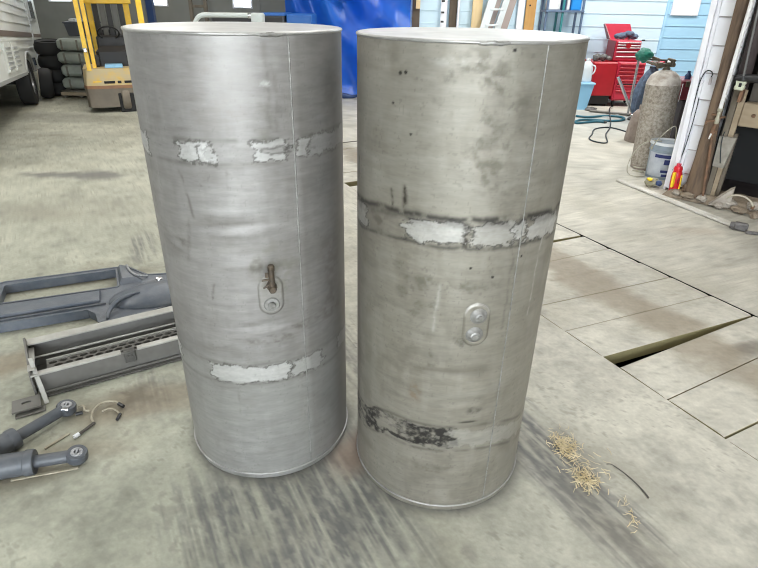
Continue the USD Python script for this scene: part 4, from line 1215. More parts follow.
# posts
def log_post(name, label, a, o, z1, radii, matn, lean=0.0, n=18):
    t = thing(name, label, 'post', wp(a, 0, o))
    zs = np.linspace(.03, z1, 46)
    r = np.interp(zs, *radii)
    pts = np.array([wp(a + lean * z, z, o) for z in zs])
    m = tube(pts, r, n)
    c0 = wp(a, 0, o)
    v = m.vertices
    q = v - np.array([np.interp(v[:, 2], zs, pts[:, 0]), np.interp(v[:, 2], zs, pts[:, 1]), v[:, 2]]).T
    k = 1 + .30 * (meshkit.fbm(np.stack([q[:, 0] * 22, q[:, 1] * 22, v[:, 2] * 3], 1), 4, 610) - .5) + .1 * (meshkit.fbm(v * [9, 9, 2.2], 3, 611) - .5)
    m.vertices = v - q + q * k[:, None]
    put(t, 'trunk', m, matn, smooth=True)
    return t


lp = log_post('log_post', 'rough brown log post standing against the white siding',   .231, .095, 3.0, ([.03, .25, .6, 1.0, 1.6, 3.0], [.090, .076, .058, .050, .045, .044]), 'log_brown', -.034)
put(lp, 'root_flare', blob((.24, .15, .16), wp(.225, .10, .05), 612, .35, 3), 'log_brown', smooth=True)
log_post('dark_post', 'dark stained post right of the white pipe', .330, -.045, 3.0, ([.3, 3.0], [.052, .05]), 'post_dark', -.02)
t = thing('white_pipe', 'white pipe with a metal coupling hung in front of the log post', 'pipe', wp(.205, .5, .17))
put(t, 'tube', tube([wp(.252 - .0 * z, z, .17) for z in (.80, 1.2, 1.7, 2.4, 2.9)], .0155, 14), 'pvc', smooth=True)
put(t, 'coupling', lathe([(0, 0), (.016, 0), (.019, .012), (.019, .04), (.014, .055), (.014, .10), (.020, .105), (.020, .125), (0, .125)], wp(.252, .68, .17), 18), 'wire_grey')
put(t, 'valve_arm', tube(spline([wp(.18, .66, .17), wp(.185, .69, .18), wp(.225, .70, .18), wp(.252, .715, .17), wp(.305, .74, .17)], 16), .009, 8), 'rust')
put(t, 'nozzle', [tube([wp(.252, .69, .17), wp(.244, .62, .17), wp(.234, .56, .175)], [.014, .017, .010], 12)], 'rust')
put(t, 'nozzle_tip', tube([wp(.242, .60, .19), wp(.236, .555, .19)], [.008, .006], 8), 'pvc')
put(t, 'bracket', wbox(.20, .25, .742, .756, .09, .175, .003), 'rust')
t = thing('thin_rail', 'thin pale steel rod in front of the dark post', 'rod', wp(.31, 1.1, .16))
put(t, 'shaft', tube([wp(.345, 1.06, .16), wp(.303, 1.6, .16), wp(.26, 2.2, .16), wp(.22, 2.8, .16)], .0085, 10), 'mast_grey', smooth=True)
put(t, 'tip', tube([wp(.345, 1.065, .16), wp(.348, 1.03, .16)], .012, 10), 'mast_black')
# timber pieces below
t = thing('split_timber', 'weathered split timber board between the log post and the opening', 'timber', wp(.33, .1, .02))
put(t, 'plank', hexa([wp(.305, .06, .02), wp(.342, .06, .02), wp(.342, .06, .07), wp(.305, .06, .07)], [wp(.290, .98, .02), wp(.335, .98, .02), wp(.335, .98, .06), wp(.290, .98, .06)]), 'barn_wood', smooth=False)
put(t, 'plank', hexa([wp(.345, .05, .02), wp(.378, .05, .02), wp(.378, .05, .06), wp(.345, .05, .06)], [wp(.340, .95, .02), wp(.385, .95, .02), wp(.385, .95, .05), wp(.340, .95, .05)]), 'beam_tan', smooth=False)
put(t, 'plank', hexa([wp(.382, .04, .015), wp(.410, .04, .015), wp(.410, .04, .05), wp(.382, .04, .05)], [wp(.388, .60, .015), wp(.412, .60, .015), wp(.412, .60, .05), wp(.388, .60, .05)]), 'barn_wood', smooth=False)
t = thing('grey_block', 'pale grey weathered block fixed on the timber', 'block', wp(.33, .3, .08))
put(t, 'slab', hexa([wp(.305, .325, .072), wp(.39, .315, .072), wp(.39, .315, .115), wp(.305, .325, .115)], [wp(.295, .575, .072), wp(.42, .575, .072), wp(.42, .575, .115), wp(.295, .575, .115)]), 'block_grey', smooth=False)
put(t, 'wire', tube(spline([wp(.325, .62, .125), wp(.327, .50, .121), wp(.345, .42, .121), wp(.36, .36, .121)], 16), .004, 6), 'cord_black', smooth=True)
t = thing('rusty_rod', 'thin rusty rod leaning on the split timber', 'rod', wp(.26, .05, .14))
put(t, 'shaft', rod(wp(.255, .56, .175), wp(.315, .07, .185), .010, 8), 'rust')
put(t, 'hook', tube(spline([wp(.255, .56, .175), wp(.252, .60, .175), wp(.265, .62, .175), wp(.275, .60, .175)], 10), .008, 8), 'rust')
t = thing('tan_beam', 'pale tan timber beam above the dark opening', 'beam', wp(.9, .75, 0))
put(t, 'timber', wbox(.385, 2.6, .665, .855, -.06, .05, .008), 'beam_tan', smooth=False)
put(t, 'bolt', lathe([(0, 0), (.016, 0), (.013, .01), (0, .012)], wp(.48, .76, .05), 12, np.stack([TX, np.array([0, 0, 1.0]), NX], 1)), 'rust')
t = thing('drill', 'black cordless tool with a cream base lying on the tan beam', 'power tool', wp(.42, .9, .02))
put(t, 'body', [tube(spline([wp(.28, 1.035, .13), wp(.34, 1.045, .13), wp(.45, 1.05, .13), wp(.60, 1.055, .13)], 14), np.interp(np.linspace(0, 1, 14), [0, .2, .8, 1], [.022, .032, .034, .028]), 12)], 'black_plastic', smooth=True)
put(t, 'grip', hexa([wp(.31, .97, .115), wp(.36, .97, .115), wp(.36, .97, .145), wp(.31, .97, .145)], [wp(.30, 1.03, .11), wp(.38, 1.03, .11), wp(.38, 1.03, .15), wp(.30, 1.03, .15)]), 'drill_cream', smooth=False)
put(t, 'battery', wbox(.30, .372, .955, .99, .105, .16, .008), 'drill_cream')
put(t, 'trigger', wbox(.33, .35, .98, 1.01, .15, .164, .003), 'black_plastic')
put(t, 'hanger_bracket', wbox(.345, .37, .86, .957, .05, .13, .003), 'rust')
t = thing('wall_cord', 'dark cord hanging down the white siding in a hook shape', 'cord', wp(.05, .3, .01))
put(t, 'strand', tube(spline([wp(.085, 1.02, .02), wp(.075, 1.065, .02), wp(.045, 1.07, .02), wp(.02, 1.03, .02), wp(.008, .9, .02), wp(.005, .6, .02), wp(-.002, .42, .02)], 40), .0045, 6), 'cord_black', smooth=True)
put(t, 'plug', wbox(.078, .098, .96, 1.02, .012, .03, .003), 'drawer_trim')
put(t, 'strand', tube(spline([wp(.035, .85, .02), wp(.040, .7, .02), wp(.036, .5, .02), wp(.02, .32, .02), wp(-.02, .20, .02)], 30), .004, 6), 'cord_black', smooth=True)

# dirt ledge, stones
def ledge(a0, a1, o0, o1, h, seed):
    nx, ny = 60, 22
    s, q = np.meshgrid(np.linspace(a0, a1, nx), np.linspace(o0, o1, ny), indexing='ij')
    e = sstep(o1, o1 - .09, q) * sstep(a0, a0 + .06, s) * sstep(a1, a1 - .06, s)
    zz_ = .004 + h * e * (.55 + .9 * fbm2(s * 9, q * 9, seed))
    pts = P0 + TX * s[..., None] + NX * q[..., None] + np.stack([0 * s, 0 * s, zz_], -1)
    k = np.arange(nx * ny).reshape(nx, ny)
    A, B, C, D = k[:-1, :-1].ravel(), k[1:, :-1].ravel(), k[1:, 1:].ravel(), k[:-1, 1:].ravel()
    m = trimesh.Trimesh(pts.reshape(-1, 3), np.vstack([np.stack([A, C, B], 1), np.stack([A, D, C], 1)]), process=False)
    if m.face_normals[:, 2].mean() < 0:
        m.invert()
    return m


put(None, 'dirt', ledge(-.02, 1.5, -.15, .20, .055, 620), 'dirt', smooth=True, kind='stuff', label='loose brown dirt along the foot of the right wall', category='dirt')
rr = np.random.default_rng(31)
stones = [((.14, .10, .07), (.20, .05, .16), 'flat pale stone at the foot of the log post'), ((.10, .08, .06), (.31, .05, .17), 'small brown stone between the post and the concrete chunk'), ((.09, .09, .07), (.54, .05, .16), 'round stone right of the concrete chunk'),
          ((.12, .08, .06), (.62, .04, .24), 'pale stone in front of the tan hoop'), ((.11, .10, .08), (.70, .06, .14), 'reddish stone behind the tan hoop'), ((.08, .07, .05), (.47, .04, .24), 'small stone at the toe of the concrete chunk'), ((.10, .07, .05), (.74, .03, .27), 'stone nearest the right edge of the picture'),
          ((.07, .06, .045), (.09, .045, .15), 'small stone right of the flashlight')]
for i, (sz, (a_, z_, o_), lb) in enumerate(stones):
    put(None, 'stone', blob(sz, wp(a_, z_ - .005, o_), 630 + i, .45, 2, rotm(40 * i)), 'stone' if i % 3 else 'dirt', smooth=False, label=lb, category='stone', group='stones at the foot of the wall')
m = hexa([wp(.37, .02, .17), wp(.53, .02, .13), wp(.54, .02, .20), wp(.39, .02, .24)], [wp(.50, .175, .13), wp(.525, .19, .12), wp(.53, .18, .17), wp(.515, .17, .18)])
m = m.subdivide().subdivide(); m.vertices += .012 * (np.stack([meshkit.fbm(m.vertices * 18, 3, 640 + k) for k in range(3)], 1) - .5)
put(None, 'concrete_chunk', m, 'stone', smooth=False, label='broken pointed slab of concrete leaning by the dark opening', category='concrete chunk')
t = thing('hoop', 'pale tan hose hoop lying on the stones', 'hose', wp(.6, .05, .2))
th_ = np.radians(np.linspace(15, 200, 30))
put(t, 'loop', tube([wp(.60 - .0 + .11 * math.cos(q), .06 + .085 * max(0, math.sin(q)), .21 + .02 * math.cos(q)) for q in th_], .008, 8), 'hose_tan', smooth=True)
put(t, 'fitting', lathe([(0, 0), (.013, 0), (.013, .03), (0, .03)], wp(.60 + .11 * math.cos(th_[0]), .055, .21), 12), 'rust')
t = thing('white_bar', 'long white painted bar lying along the edge of the slab', 'bar', (2.62, 4.6, 0))
A_, B_ = np.array([2.34, 5.31, .022]), np.array([2.80, 4.10, .022])
dv = (B_ - A_) / np.linalg.norm(B_ - A_)
R_ = np.stack([dv, np.cross([0, 0, 1], dv), [0, 0, 1]], 1)
L_ = np.linalg.norm(B_ - A_)
put(t, 'web', cbox((L_, .052, .018), (A_ + B_) / 2 - [0, 0, .008], .003, R_), 'bar_white')
put(t, 'flange', cbox((L_, .012, .012), (A_ + B_) / 2 + R_ @ [0, .026, -.002], .002, R_), 'bar_white')
t = thing('hammer_head', 'dark grey hammer head at the right end of the white bar', 'hammer head', (2.80, 4.03, 0))
hb = np.array([2.80, 4.035, 0])
put(t, 'block', cbox((.10, .055, .06), hb + [0.01, 0, .034], .012, rotm(-35)), 'hammer_grey')
put(t, 'face', lathe([(0, 0), (.026, 0), (.028, .01), (.024, .03), (0, .03)], hb + rotm(-35) @ [-.035, 0, .034], 18, rotm(-35) @ rotm(0, 0, -90)), 'hammer_grey')
put(t, 'broken_handle', cbox((.09, .03, .02), hb + [.06, -.075, .012], .005, rotm(-20)), 'hammer_grey')

# ------------------------------------------------------------------ hoses and cords on the floor at the right
def floor_cord(name, label, pts, r, mt, n=90, cat_='cord'):
    t = thing(name, label, cat_, (pts[0][0], pts[0][1], 0))
    put(t, 'strand', tube(spline([(x, y, z if len(q) else r + .001) for x, y, *q in pts for z in (q or [0])], n), r, 8), mt, smooth=True)
    e = np.array([pts[-1][0], pts[-1][1], r + .001])
    put(t, 'end_fitting', cbox((.05, .03, .024), e + [0, 0, .006], .005), 'cord_black')
    return t


floor_cord('air_hose', 'teal air hose lying in flat loops in front of the red cabinets', [(2.97, 8.685), (3.164, 8.624), (3.43, 8.729), (3.638, 8.67), (3.639, 8.514), (3.395, 8.341), (3.162, 8.393), (2.932, 8.372), (2.80, 8.14), (3.035, 8.234), (3.25, 8.22)], .016, 'teal_hose', 120, 'hose')
floor_cord('navy_hose', 'dark blue hose curving behind the right tank rim on the floor', [(2.35, 8.60), (2.6, 8.5), (2.72, 8.28), (2.56, 8.02), (2.4, 7.95), (2.28, 8.15)], .016, 'navy_hose', 60, 'hose')
floor_cord('power_cord', 'black power cord making one big loop left of the gas cylinder', [(3.85, 9.55, .02), (3.464, 8.653, .055), (3.141, 7.763, .012), (2.918, 7.253), (2.75, 6.93), (2.68, 7.01), (2.79, 7.42), (2.993, 7.815), (3.176, 7.898), (3.302, 7.712), (3.396, 7.47)], .0085, 'cord_black', 110)
t = thing('paper_strip', 'dark paper strip on the floor right of the right tank', 'paper', (1.9, 6.1, 0))
put(t, 'sheet', cbox((.17, .05, .004), (1.93, 6.12, .005), .001, rotm(-6)), 'strip_paper')
put(t, 'sheet', cbox((.09, .03, .004), (2.02, 6.05, .005), .001, rotm(24)), 'paper_white')

# ------------------------------------------------------------------ left foreground: moulded frame, grating tray, two struts
def place(m, O, ang, z=0.0):
    return move(m, (O[0], O[1], z), rotm(ang))


def build_frame():
    O, ang = (-1.56, 2.80), 23.0
    t = thing('moulded_frame', 'dark grey moulded plastic frame with two long openings lying on the floor', 'plastic frame', (O[0], O[1], 0))
    outer = Polygon([(-1.25, -.236), (-.10, -.236), (-.055, -.30), (-.04, -.40), (.12, -.39), (.32, -.335), (.62, -.27), (.66, -.10), (.62, .05), (.32, .072), (.21, .097), (.10, .258), (.02, .27), (-.56, .285), (-.62, .26), (-.63, .10), (-.70, -.02), (-1.25, -.02)]).buffer(.012).buffer(-.024).buffer(.012)
    slot1 = Polygon([(-.56, .236), (-.555, .0), (.05, -.012), (.038, .238)]).buffer(-.015).buffer(.015)
    inner = outer.difference(slot1)
    put(t, 'top_plate', place(prism(inner, .008), O, ang, .048), 'charcoal', smooth=False)
    rim = inner.difference(inner.buffer(-.008))
    put(t, 'skirt', place(prism(rim, .044), O, ang, .004), 'charcoal', smooth=False)
    lip = inner.buffer(.005).difference(inner.buffer(-.006))
    put(t, 'edge_lip', place(prism(lip, .008), O, ang, .052), 'charcoal', smooth=False)
    put(t, 'centre_bar', place(cbox((1.20, .125, .022), (-.64, -.115, .064), .010), O, ang), 'charcoal')
    put(t, 'bar_groove', place(cbox((1.22, .010, .010), (-.62, -.205, .062), .003), O, ang), 'strut_grey')
    hum = trimesh.creation.icosphere(4, 1.0); hv = hum.vertices
    hum.vertices = np.stack([.30 + .30 * hv[:, 0], -.19 + .155 * hv[:, 1], .052 + .060 * np.clip(hv[:, 2], -.1, 1)], 1)
    put(t, 'hump', place(hum, O, ang), 'charcoal', smooth=True)
    arch = [(.0 + .17 * (1 - math.cos(q)), -.385 + .16 * math.sin(q), .062 + .045 * math.sin(q)) for q in np.linspace(.0, math.pi / 2, 20)]
    put(t, 'arch_rib', place(tube(arch, .013 * np.sin(np.linspace(.6, 2.8, 20)), 10), O, ang), 'charcoal', smooth=True)
    put(t, 'corner_block', place(hexa([(.055, .0, .052), (.19, .02, .052), (.11, .245, .052), (.04, .255, .052)], [(.075, .03, .090), (.14, .04, .082), (.095, .22, .082), (.06, .23, .090)]), O, ang), 'charcoal', smooth=False)
    put(t, 'corner_rib', place(tube(spline([(.10, .22, .084), (.125, .10, .088), (.15, .06, .084), (.21, .07, .062)], 16), .007, 8), O, ang), 'eye_metal', smooth=True)
    put(t, 'chrome_stud', place(lathe([(0, 0), (.020, 0), (.017, .007), (0, .009)], (.275, -.080, .100), 18), O, ang), 'chrome')
    return t


build_frame()


def build_tray():
    # runs along X from its left end; front at Y = 0
    O, ang = (-1.485, 1.895), 31.0
    t = thing('step_tray', 'grey steel step tray with a perforated tread lying beside the left tank', 'step tray', (O[0], O[1], 0))
    L, Wd, Hh = .80, .215, .105
    put(t, 'front_wall', place(cbox2((.012, -.004, .012), (L, .004, Hh), .002), O, ang), 'tray_steel')
    put(t, 'front_lip', place(cbox2((.0, -.010, Hh - .004), (.36, .022, Hh + .005), .003), O, ang), 'tray_light')
    put(t, 'front_lip', place(cbox2((.43, -.010, Hh - .004), (L, .022, Hh + .005), .003), O, ang), 'tray_light')
    put(t, 'latch', place([cbox2((.37, -.012, Hh - .055), (.42, .018, Hh + .004), .003), lathe([(0, 0), (.012, 0), (.009, .008), (0, .009)], (.395, -.012, Hh - .02), 12, rotm(0, 90))], O, ang), 'tray_dark')
    put(t, 'bottom_flange', place(cbox2((.03, -.040, .004), (L, .004, .012), .002), O, ang), 'tray_dark')
    put(t, 'bottom_rib', place(cbox2((.03, -.020, .012), (L, -.012, .022), .002), O, ang), 'tray_steel')
    put(t, 'back_wall', place(cbox2((.0, Wd - .004, .012), (L, Wd + .004, .155), .002), O, ang), 'tray_steel')
    put(t, 'back_lip', place(hexa([(.0, Wd - .035, .152), (L, Wd - .035, .152), (L, Wd + .006, .158), (0, Wd + .006, .158)], [(.0, Wd - .035, .158), (L, Wd - .035, .158), (L, Wd + .006, .165), (0, Wd + .006, .165)]), O, ang), 'tray_light', smooth=False)
    put(t, 'end_plate', place(trimesh.convex.convex_hull(np.array([(x, y, z) for x in (-.004, .004) for y, z in ((-.008, .0), (Wd, .02), (Wd, .158), (Wd - .03, .195), (Wd - .06, .15), (-.008, Hh + .004))])), O, ang), 'tray_steel', smooth=False)
    put(t, 'end_lip', place(cbox2((-.004, .0, .128), (.025, Wd - .02, .134), .002), O, ang), 'tray_light')
    put(t, 'floor_plate', place(cbox2((.01, .004, .020), (L, Wd - .004, .026), .002), O, ang), 'tray_dark')
    # tread: a plate punched with two rows of slots, over a dark channel
    ta, tb, z = .035, .132, .072
    pl_ = sbox(.06, ta, L, tb)
    for r_ in range(3):
        for k in range(17):
            cx, cy = .085 + .042 * k + .021 * (r_ % 2), ta + .018 + .030 * r_
            pl_ = pl_.difference(affinity.scale(Point(cx, cy).buffer(1, 3), .0175, .0115))
    put(t, 'tread', place(prism(pl_, .006), O, ang, z), 'tray_steel', smooth=False, label='perforated tread strip')
    put(t, 'tread_edge', place(cbox2((.06, tb + .0, z - .005), (L, tb + .008, z + .016), .002), O, ang), 'tray_light')
    put(t, 'tread_support', place(cbox2((.06, ta - .004, .026), (L, ta + .004, z), .002), O, ang), 'tray_steel')
    put(t, 'inner_ledge', place(cbox2((.01, .145, .10), (L, .151, .108), .002), O, ang), 'tray_light')
    # corner strap and mounting foot with a slot
    put(t, 'corner_strap', place(hexa([(.028, -.085, .006), (.046, -.085, .006), (.046, -.078, .006), (.028, -.078, .006)], [(.006, .045, .165), (.022, .045, .165), (.022, .052, .165), (.006, .052, .165)]), O, ang), 'tray_light', smooth=False)
    ft = sbox(-.088, -.118, .018, -.030).difference(affinity.scale(Point(-.035, -.068).buffer(1, 6), .019, .010))
    put(t, 'mounting_foot', place(prism(ft, .008), O, ang, .018), 'tray_steel', smooth=False)
    put(t, 'foot_plate', place(cbox2((-.080, -.135, .002), (.03, -.095, .009), .002), O, ang), 'tray_steel')
    for yy in (.03, .06):
        put(t, 'rivet', place(lathe([(0, 0), (.007, 0), (.005, .004), (0, .005)], (-.004, yy, .06 + .6 * yy), 10, rotm(0, 0, -90)), O, ang), 'tray_light')
    return t


build_tray()


def build_strut(label, eye, tail, body_from, r_rod, r_body, seed):
    eye, tail = np.array(eye, float), np.array(tail, float)
    d = (tail - eye) / np.linalg.norm(tail - eye)
    t = thing('damper_strut', label, 'strut', (eye[0], eye[1], 0))
    L = np.linalg.norm(tail - eye)
    side = np.cross([0, 0, 1], d); side /= np.linalg.norm(side)
    upn = np.cross(d, side)
    R = np.stack([side, upn, d], 1)      # local z runs down the strut
    put(t, 'rod', lathe([(0, .016), (r_rod, .018), (r_rod, body_from), (0, body_from)], eye, 24, R), 'strut_grey', smooth=40)
    put(t, 'collar', lathe([(0, body_from - .012), (r_body * .94, body_from - .012), (r_body, body_from - .006), (r_body, body_from + .016), (r_body * .93, body_from + .020), (0, body_from + .020)], eye, 28, R), 'strut_grey', smooth=40)
    put(t, 'body', lathe([(0, body_from + .015), (r_body * .93, body_from + .018), (r_body * .95, L), (0, L)], eye, 28, R), 'strut_grey', smooth=40)
    # eye: ring on a tilted axis, with a grey bushing
    ax = upn * .92 + d * -.1 + side * .15; ax /= np.linalg.norm(ax)
    x_, y_ = frame_of(ax)
    RE = np.stack([x_, y_, ax], 1)
    put(t, 'eyelet', lathe([(.022, -.018), (.034, -.018), (.037, -.013), (.037, .013), (.034, .018), (.022, .018), (.022, -.018)], eye, 28, RE), 'strut_grey', smooth=40)
    b = put(t, 'bushing', lathe([(.009, -.018), (.0215, -.018), (.0215, .018), (.0195, .0205), (.010, .0205), (.009, .018), (.009, -.018)], eye, 24, RE), 'eye_metal', smooth=40)
    put(b, 'bushing_web', [cbox((.036, .006, .004), eye + ax * .0205, .001, RE @ rotm(60 * k)) for k in range(3)][0], 'eye_metal')
    return t


build_strut('far dark grey damper strut pointing at the step tray', (-1.285, 1.775, .038), (-1.437, 1.505, .045), .215, .0225, .043, 1)
build_strut('near dark grey damper strut with a ringed eye, below the other', (-1.112, 1.515, .038), (-1.40, 1.424, .050), .150, .0230, .047, 2)
t = thing('white_strip', 'pale strip lying under the near damper strut', 'strip', (-1.2, 1.46, 0))
put(t, 'slat', cbox((.22, .012, .006), (-1.205, 1.452, .006), .002, rotm(17)), 'wire_tan')
put(t, 'slat', cbox((.10, .010, .006), (-1.25, 1.62, .005), .002, rotm(58)), 'wire_tan')

# broken clip and wires
t = thing('wire_clip', 'bent tan wire clip with black tips on the floor beside the struts', 'wire clip', (-1.13, 1.76, 0))
put(t, 'hoop', tube(spline([(-1.150, 1.722, .012), (-1.182, 1.775, .016), (-1.168, 1.835, .018), (-1.122, 1.846, .018), (-1.085, 1.825, .016)], 30), .0048, 8), 'wire_tan', smooth=True)
put(t, 'inner_hoop', tube(spline([(-1.150, 1.790, .010), (-1.130, 1.806, .012), (-1.10, 1.800, .012), (-1.068, 1.770, .010)], 20), .0038, 8), 'wire_tan', smooth=True)
put(t, 'tip', rod((-1.098, 1.833, .017), (-1.072, 1.818, .015), .008, 8), 'black_plastic')
put(t, 'tip', rod((-1.068, 1.776, .011), (-1.066, 1.742, .010), .007, 8), 'black_plastic')
put(t, 'shank', rod((-1.150, 1.722, .010), (-1.180, 1.655, .009), .0062, 8), 'twig')
put(t, 'shank_tip', rod((-1.180, 1.655, .010), (-1.192, 1.636, .010), .0085, 8), 'paper_white')
t = thing('small_clip', 'small tan spring clip with one black end beside the far eye', 'clip', (-1.24, 1.79, 0))
put(t, 'spring', tube(spline([(-1.262, 1.815, .012), (-1.235, 1.812, .014), (-1.222, 1.792, .012), (-1.205, 1.796, .010)], 16), .005, 8), 'wire_tan', smooth=True)
put(t, 'tip', rod((-1.252, 1.772, .009), (-1.228, 1.782, .010), .0075, 8), 'black_plastic')
put(t, 'screw', rod((-1.285, 1.748, .055), (-1.262, 1.752, .05), .008, 8), 'chrome')

# ------------------------------------------------------------------ straw and twigs
def straw(name, label, cx, cy, sx, sy, n, seed, ang=0):
    rr_ = np.random.default_rng(seed)
    ms = []
    for k in range(n):
        g = rr_.normal(size=2) * (sx, sy)
        a = math.radians(ang)
        p = np.array([cx + g[0] * math.cos(a) - g[1] * math.sin(a), cy + g[0] * math.sin(a) + g[1] * math.cos(a), .003 + .014 * rr_.random()])
        q = rr_.uniform(0, math.pi); l = rr_.uniform(.012, .042)
        d = np.array([math.cos(q), math.sin(q), rr_.uniform(-.15, .25)]) * l
        bend = np.array([-d[1], d[0], .1 * l]) * rr_.uniform(-.35, .35)
        pts = [p - d / 2, p + bend * .5, p + d / 2]
        pts = [np.array([x[0], x[1], max(.0022, x[2])]) for x in pts]
        ms.append(tube(pts, rr_.uniform(.0007, .0014), 4, cap=False))
    put(None, name, ms, 'straw', smooth=False, kind='stuff', label=label, category='straw')


straw('straw', 'larger tuft of loose straw right of the right tank', .745, 1.635, .026, .034, 210, 71, 20)
straw('straw', 'lower tuft of loose straw nearer the camera', .775, 1.475, .026, .030, 150, 72)
straw('straw', 'sparse straw wisps near the bottom right', .875, 1.295, .012, .034, 20, 73)
straw('straw', 'thin scatter of straw around the two tufts', .79, 1.54, .06, .10, 36, 74)
t = thing('twig', 'thin dark bent twig lying right of the straw', 'twig', (.94, 1.47, 0))
put(t, 'stem', tube(spline([(.905, 1.545, .004), (.925, 1.51, .008), (.955, 1.455, .006), (.973, 1.395, .004)], 20), np.linspace(.0020, .0034, 20), 7), 'twig', smooth=True)
put(t, 'fork', tube(spline([(.905, 1.545, .004), (.895, 1.552, .005), (.880, 1.552, .004)], 6), .0014, 6), 'twig')

# ------------------------------------------------------------------ left background: camper trailer
RD, RN = np.array([-.42, .9075, 0]), np.array([.9075, .42, 0])
RO = np.array([-5.40, 8.94, 0])


def rp(s, z, o=0.0):
    """s metres along the trailer's side (away), o metres out from it; the trailer sits nose-down"""
    return RO + RD * s + RN * o + np.array([0, 0, z - .062 * s])


def rbox(s0, s1, z0, z1, o0, o1):
    return hexa([rp(s0, z0, o0), rp(s1, z0, o0), rp(s1, z0, o1), rp(s0, z0, o1)], [rp(s0, z1, o0), rp(s1, z1, o0), rp(s1, z1, o1), rp(s0, z1, o1)])


def build_rv():
    t = thing('camper_trailer', 'off-white camper trailer with a brown stripe parked at the left', 'camper trailer', RO)
    # body profile along the side, with a rounded far nose, built as an extruded outline
    poly = [(-4.2, .47), (-.46, .47), (-.46, .50), (-.40, .66), (-.26, .74), (.26, .74), (.40, .66), (.46, .50), (.46, .47), (1.9, .47), (2.60, .47), (2.84, .60), (3.0, 1.1), (3.16, 1.7), (3.1, 2.3), (2.8, 2.55), (-4.2, 2.6)]
    P = Polygon(poly)
    pr = trimesh.creation.extrude_polygon(P, 2.3, engine='earcut')
    v = pr.vertices.copy()
    pr.vertices = np.array([rp(a_, b_, -c_) for a_, b_, c_ in v])
    if pr.volume < 0:
        pr.invert()
    put(t, 'body', pr, 'rv_white', smooth=False)
    for k in range(15):      # ribbed aluminium skin
        z = .80 + .115 * k
        if abs(z - 1.00) < .07:
            continue
        s1 = 1.50 if z > 1.0 else 1.35
        put(t, 'skin_rib', rbox(-4.1, s1, z, z + .020, .0, .012), 'rv_white', smooth=False)
    put(t, 'stripe', rbox(-4.1, 1.36, .965, 1.035, .001, .008), 'rv_brown', smooth=False)
    put(t, 'stripe', rbox(1.62, 2.88, .965, 1.02, .001, .008), 'rv_brown', smooth=False)
    m = hexa([rp(1.36, .50, .0), rp(1.44, .50, 0), rp(1.44, .5, .02), rp(1.36, .5, .02)], [rp(1.52, 2.4, .0), rp(1.60, 2.4, 0), rp(1.60, 2.4, .02), rp(1.52, 2.4, .02)])
    put(t, 'corner_moulding', m, 'rv_trim', smooth=False)
    w = put(t, 'window', rbox(1.72, 2.45, 1.22, 1.95, .0, .025), 'rv_trim', smooth=False)
    put(w, 'pane', rbox(1.78, 2.39, 1.27, 1.90, .022, .030), 'rv_glass', smooth=False)
    w = put(t, 'window', rbox(-3.4, -1.3, 1.45, 2.05, .0, .025), 'rv_trim', smooth=False)
    put(w, 'pane', rbox(-3.3, -1.4, 1.50, 2.0, .022, .030), 'rv_glass', smooth=False)
    for (s0, s1) in ((-2.15, -1.66), (-1.52, -1.04)):       # appliance vents
        vv = put(t, 'vent', rbox(s0, s1, .56, .90, .0, .03), 'rv_white', smooth=False)
        for k in range(5):
            put(vv, 'vent_slat', rbox(s0 + .05, s1 - .05, .60 + .055 * k, .625 + .055 * k, .028, .040), 'rv_trim', smooth=False)
    put(t, 'skirt_rail', rbox(-4.1, -.46, .46, .50, -.005, .012), 'rv_trim', smooth=False)
    # arch trim
    arc = [rp(.46 * -math.cos(q), .48 + .27 * math.sin(q), .008) for q in np.linspace(0, math.pi, 24)]
    put(t, 'fender_trim', tube(arc, .02, 8), 'rv_trim', smooth=True)
    put(t, 'well_liner', hexa([rp(-.46, .40, -.30), rp(.46, .40, -.30), rp(.46, .40, -.27), rp(-.46, .40, -.27)], [rp(-.46, .78, -.30), rp(.46, .78, -.30), rp(.46, .78, -.27), rp(-.46, .78, -.27)]), 'black_rubber', smooth=False)
    put(t, 'chassis', hexa([RO + RD * -4 - RN * .35 + [0, 0, .40], RO + RD * 2 - RN * .35 + [0, 0, .30], RO + RD * 2 - RN * 2.0 + [0, 0, .30], RO + RD * -4 - RN * 2.0 + [0, 0, .40]],
                           [RO + RD * -4 - RN * .35 + [0, 0, .58], RO + RD * 2 - RN * .35 + [0, 0, .46], RO + RD * 2 - RN * 2.0 + [0, 0, .46], RO + RD * -4 - RN * 2.0 + [0, 0, .58]]), 'black_rubber', smooth=False)
    R = np.stack([RD, np.array([0, 0, 1.0]), RN], 1)
    if np.linalg.det(R) < 0:
        R = np.stack([-RD, np.array([0, 0, 1.0]), RN], 1)
    for (s_, o_) in ((0, -.10), (0, -2.05)):
        ctr = RO + RD * s_ + RN * o_ + [0, 0, .335]
        wv = put(t, 'wheel', lathe([(.19, -.10), (.30, -.105), (.328, -.085), (.335, -.04), (.335, .04), (.328, .085), (.30, .105), (.205, .10), (.19, .085), (.19, -.10)], ctr, 40, R), 'tire', smooth=40, label='black trailer tyre')
        put(wv, 'wheel_rim', lathe([(0, .05), (.05, .055), (.09, .04), (.13, .05), (.17, .045), (.195, .09), (.205, .095), (.205, .07), (.19, .0), (0, .0)], ctr, 32, R), 'wheel_rim', smooth=40)
    put(t, 'axle', rod(RO + RN * -.1 + [0, 0, .335], RO + RN * -2.05 + [0, 0, .335], .035, 10), 'mast_black')
    put(t, 'marker_lamp', rbox(.62, .78, .545, .66, .0, .03), 'rv_glass', smooth=False)
    put(t, 'jack_leg', rod(RO + RD * 2.2 - RN * .9 + [0, 0, 0], RO + RD * 2.2 - RN * .9 + [0, 0, .5], .04, 10), 'mast_black')


build_rv()

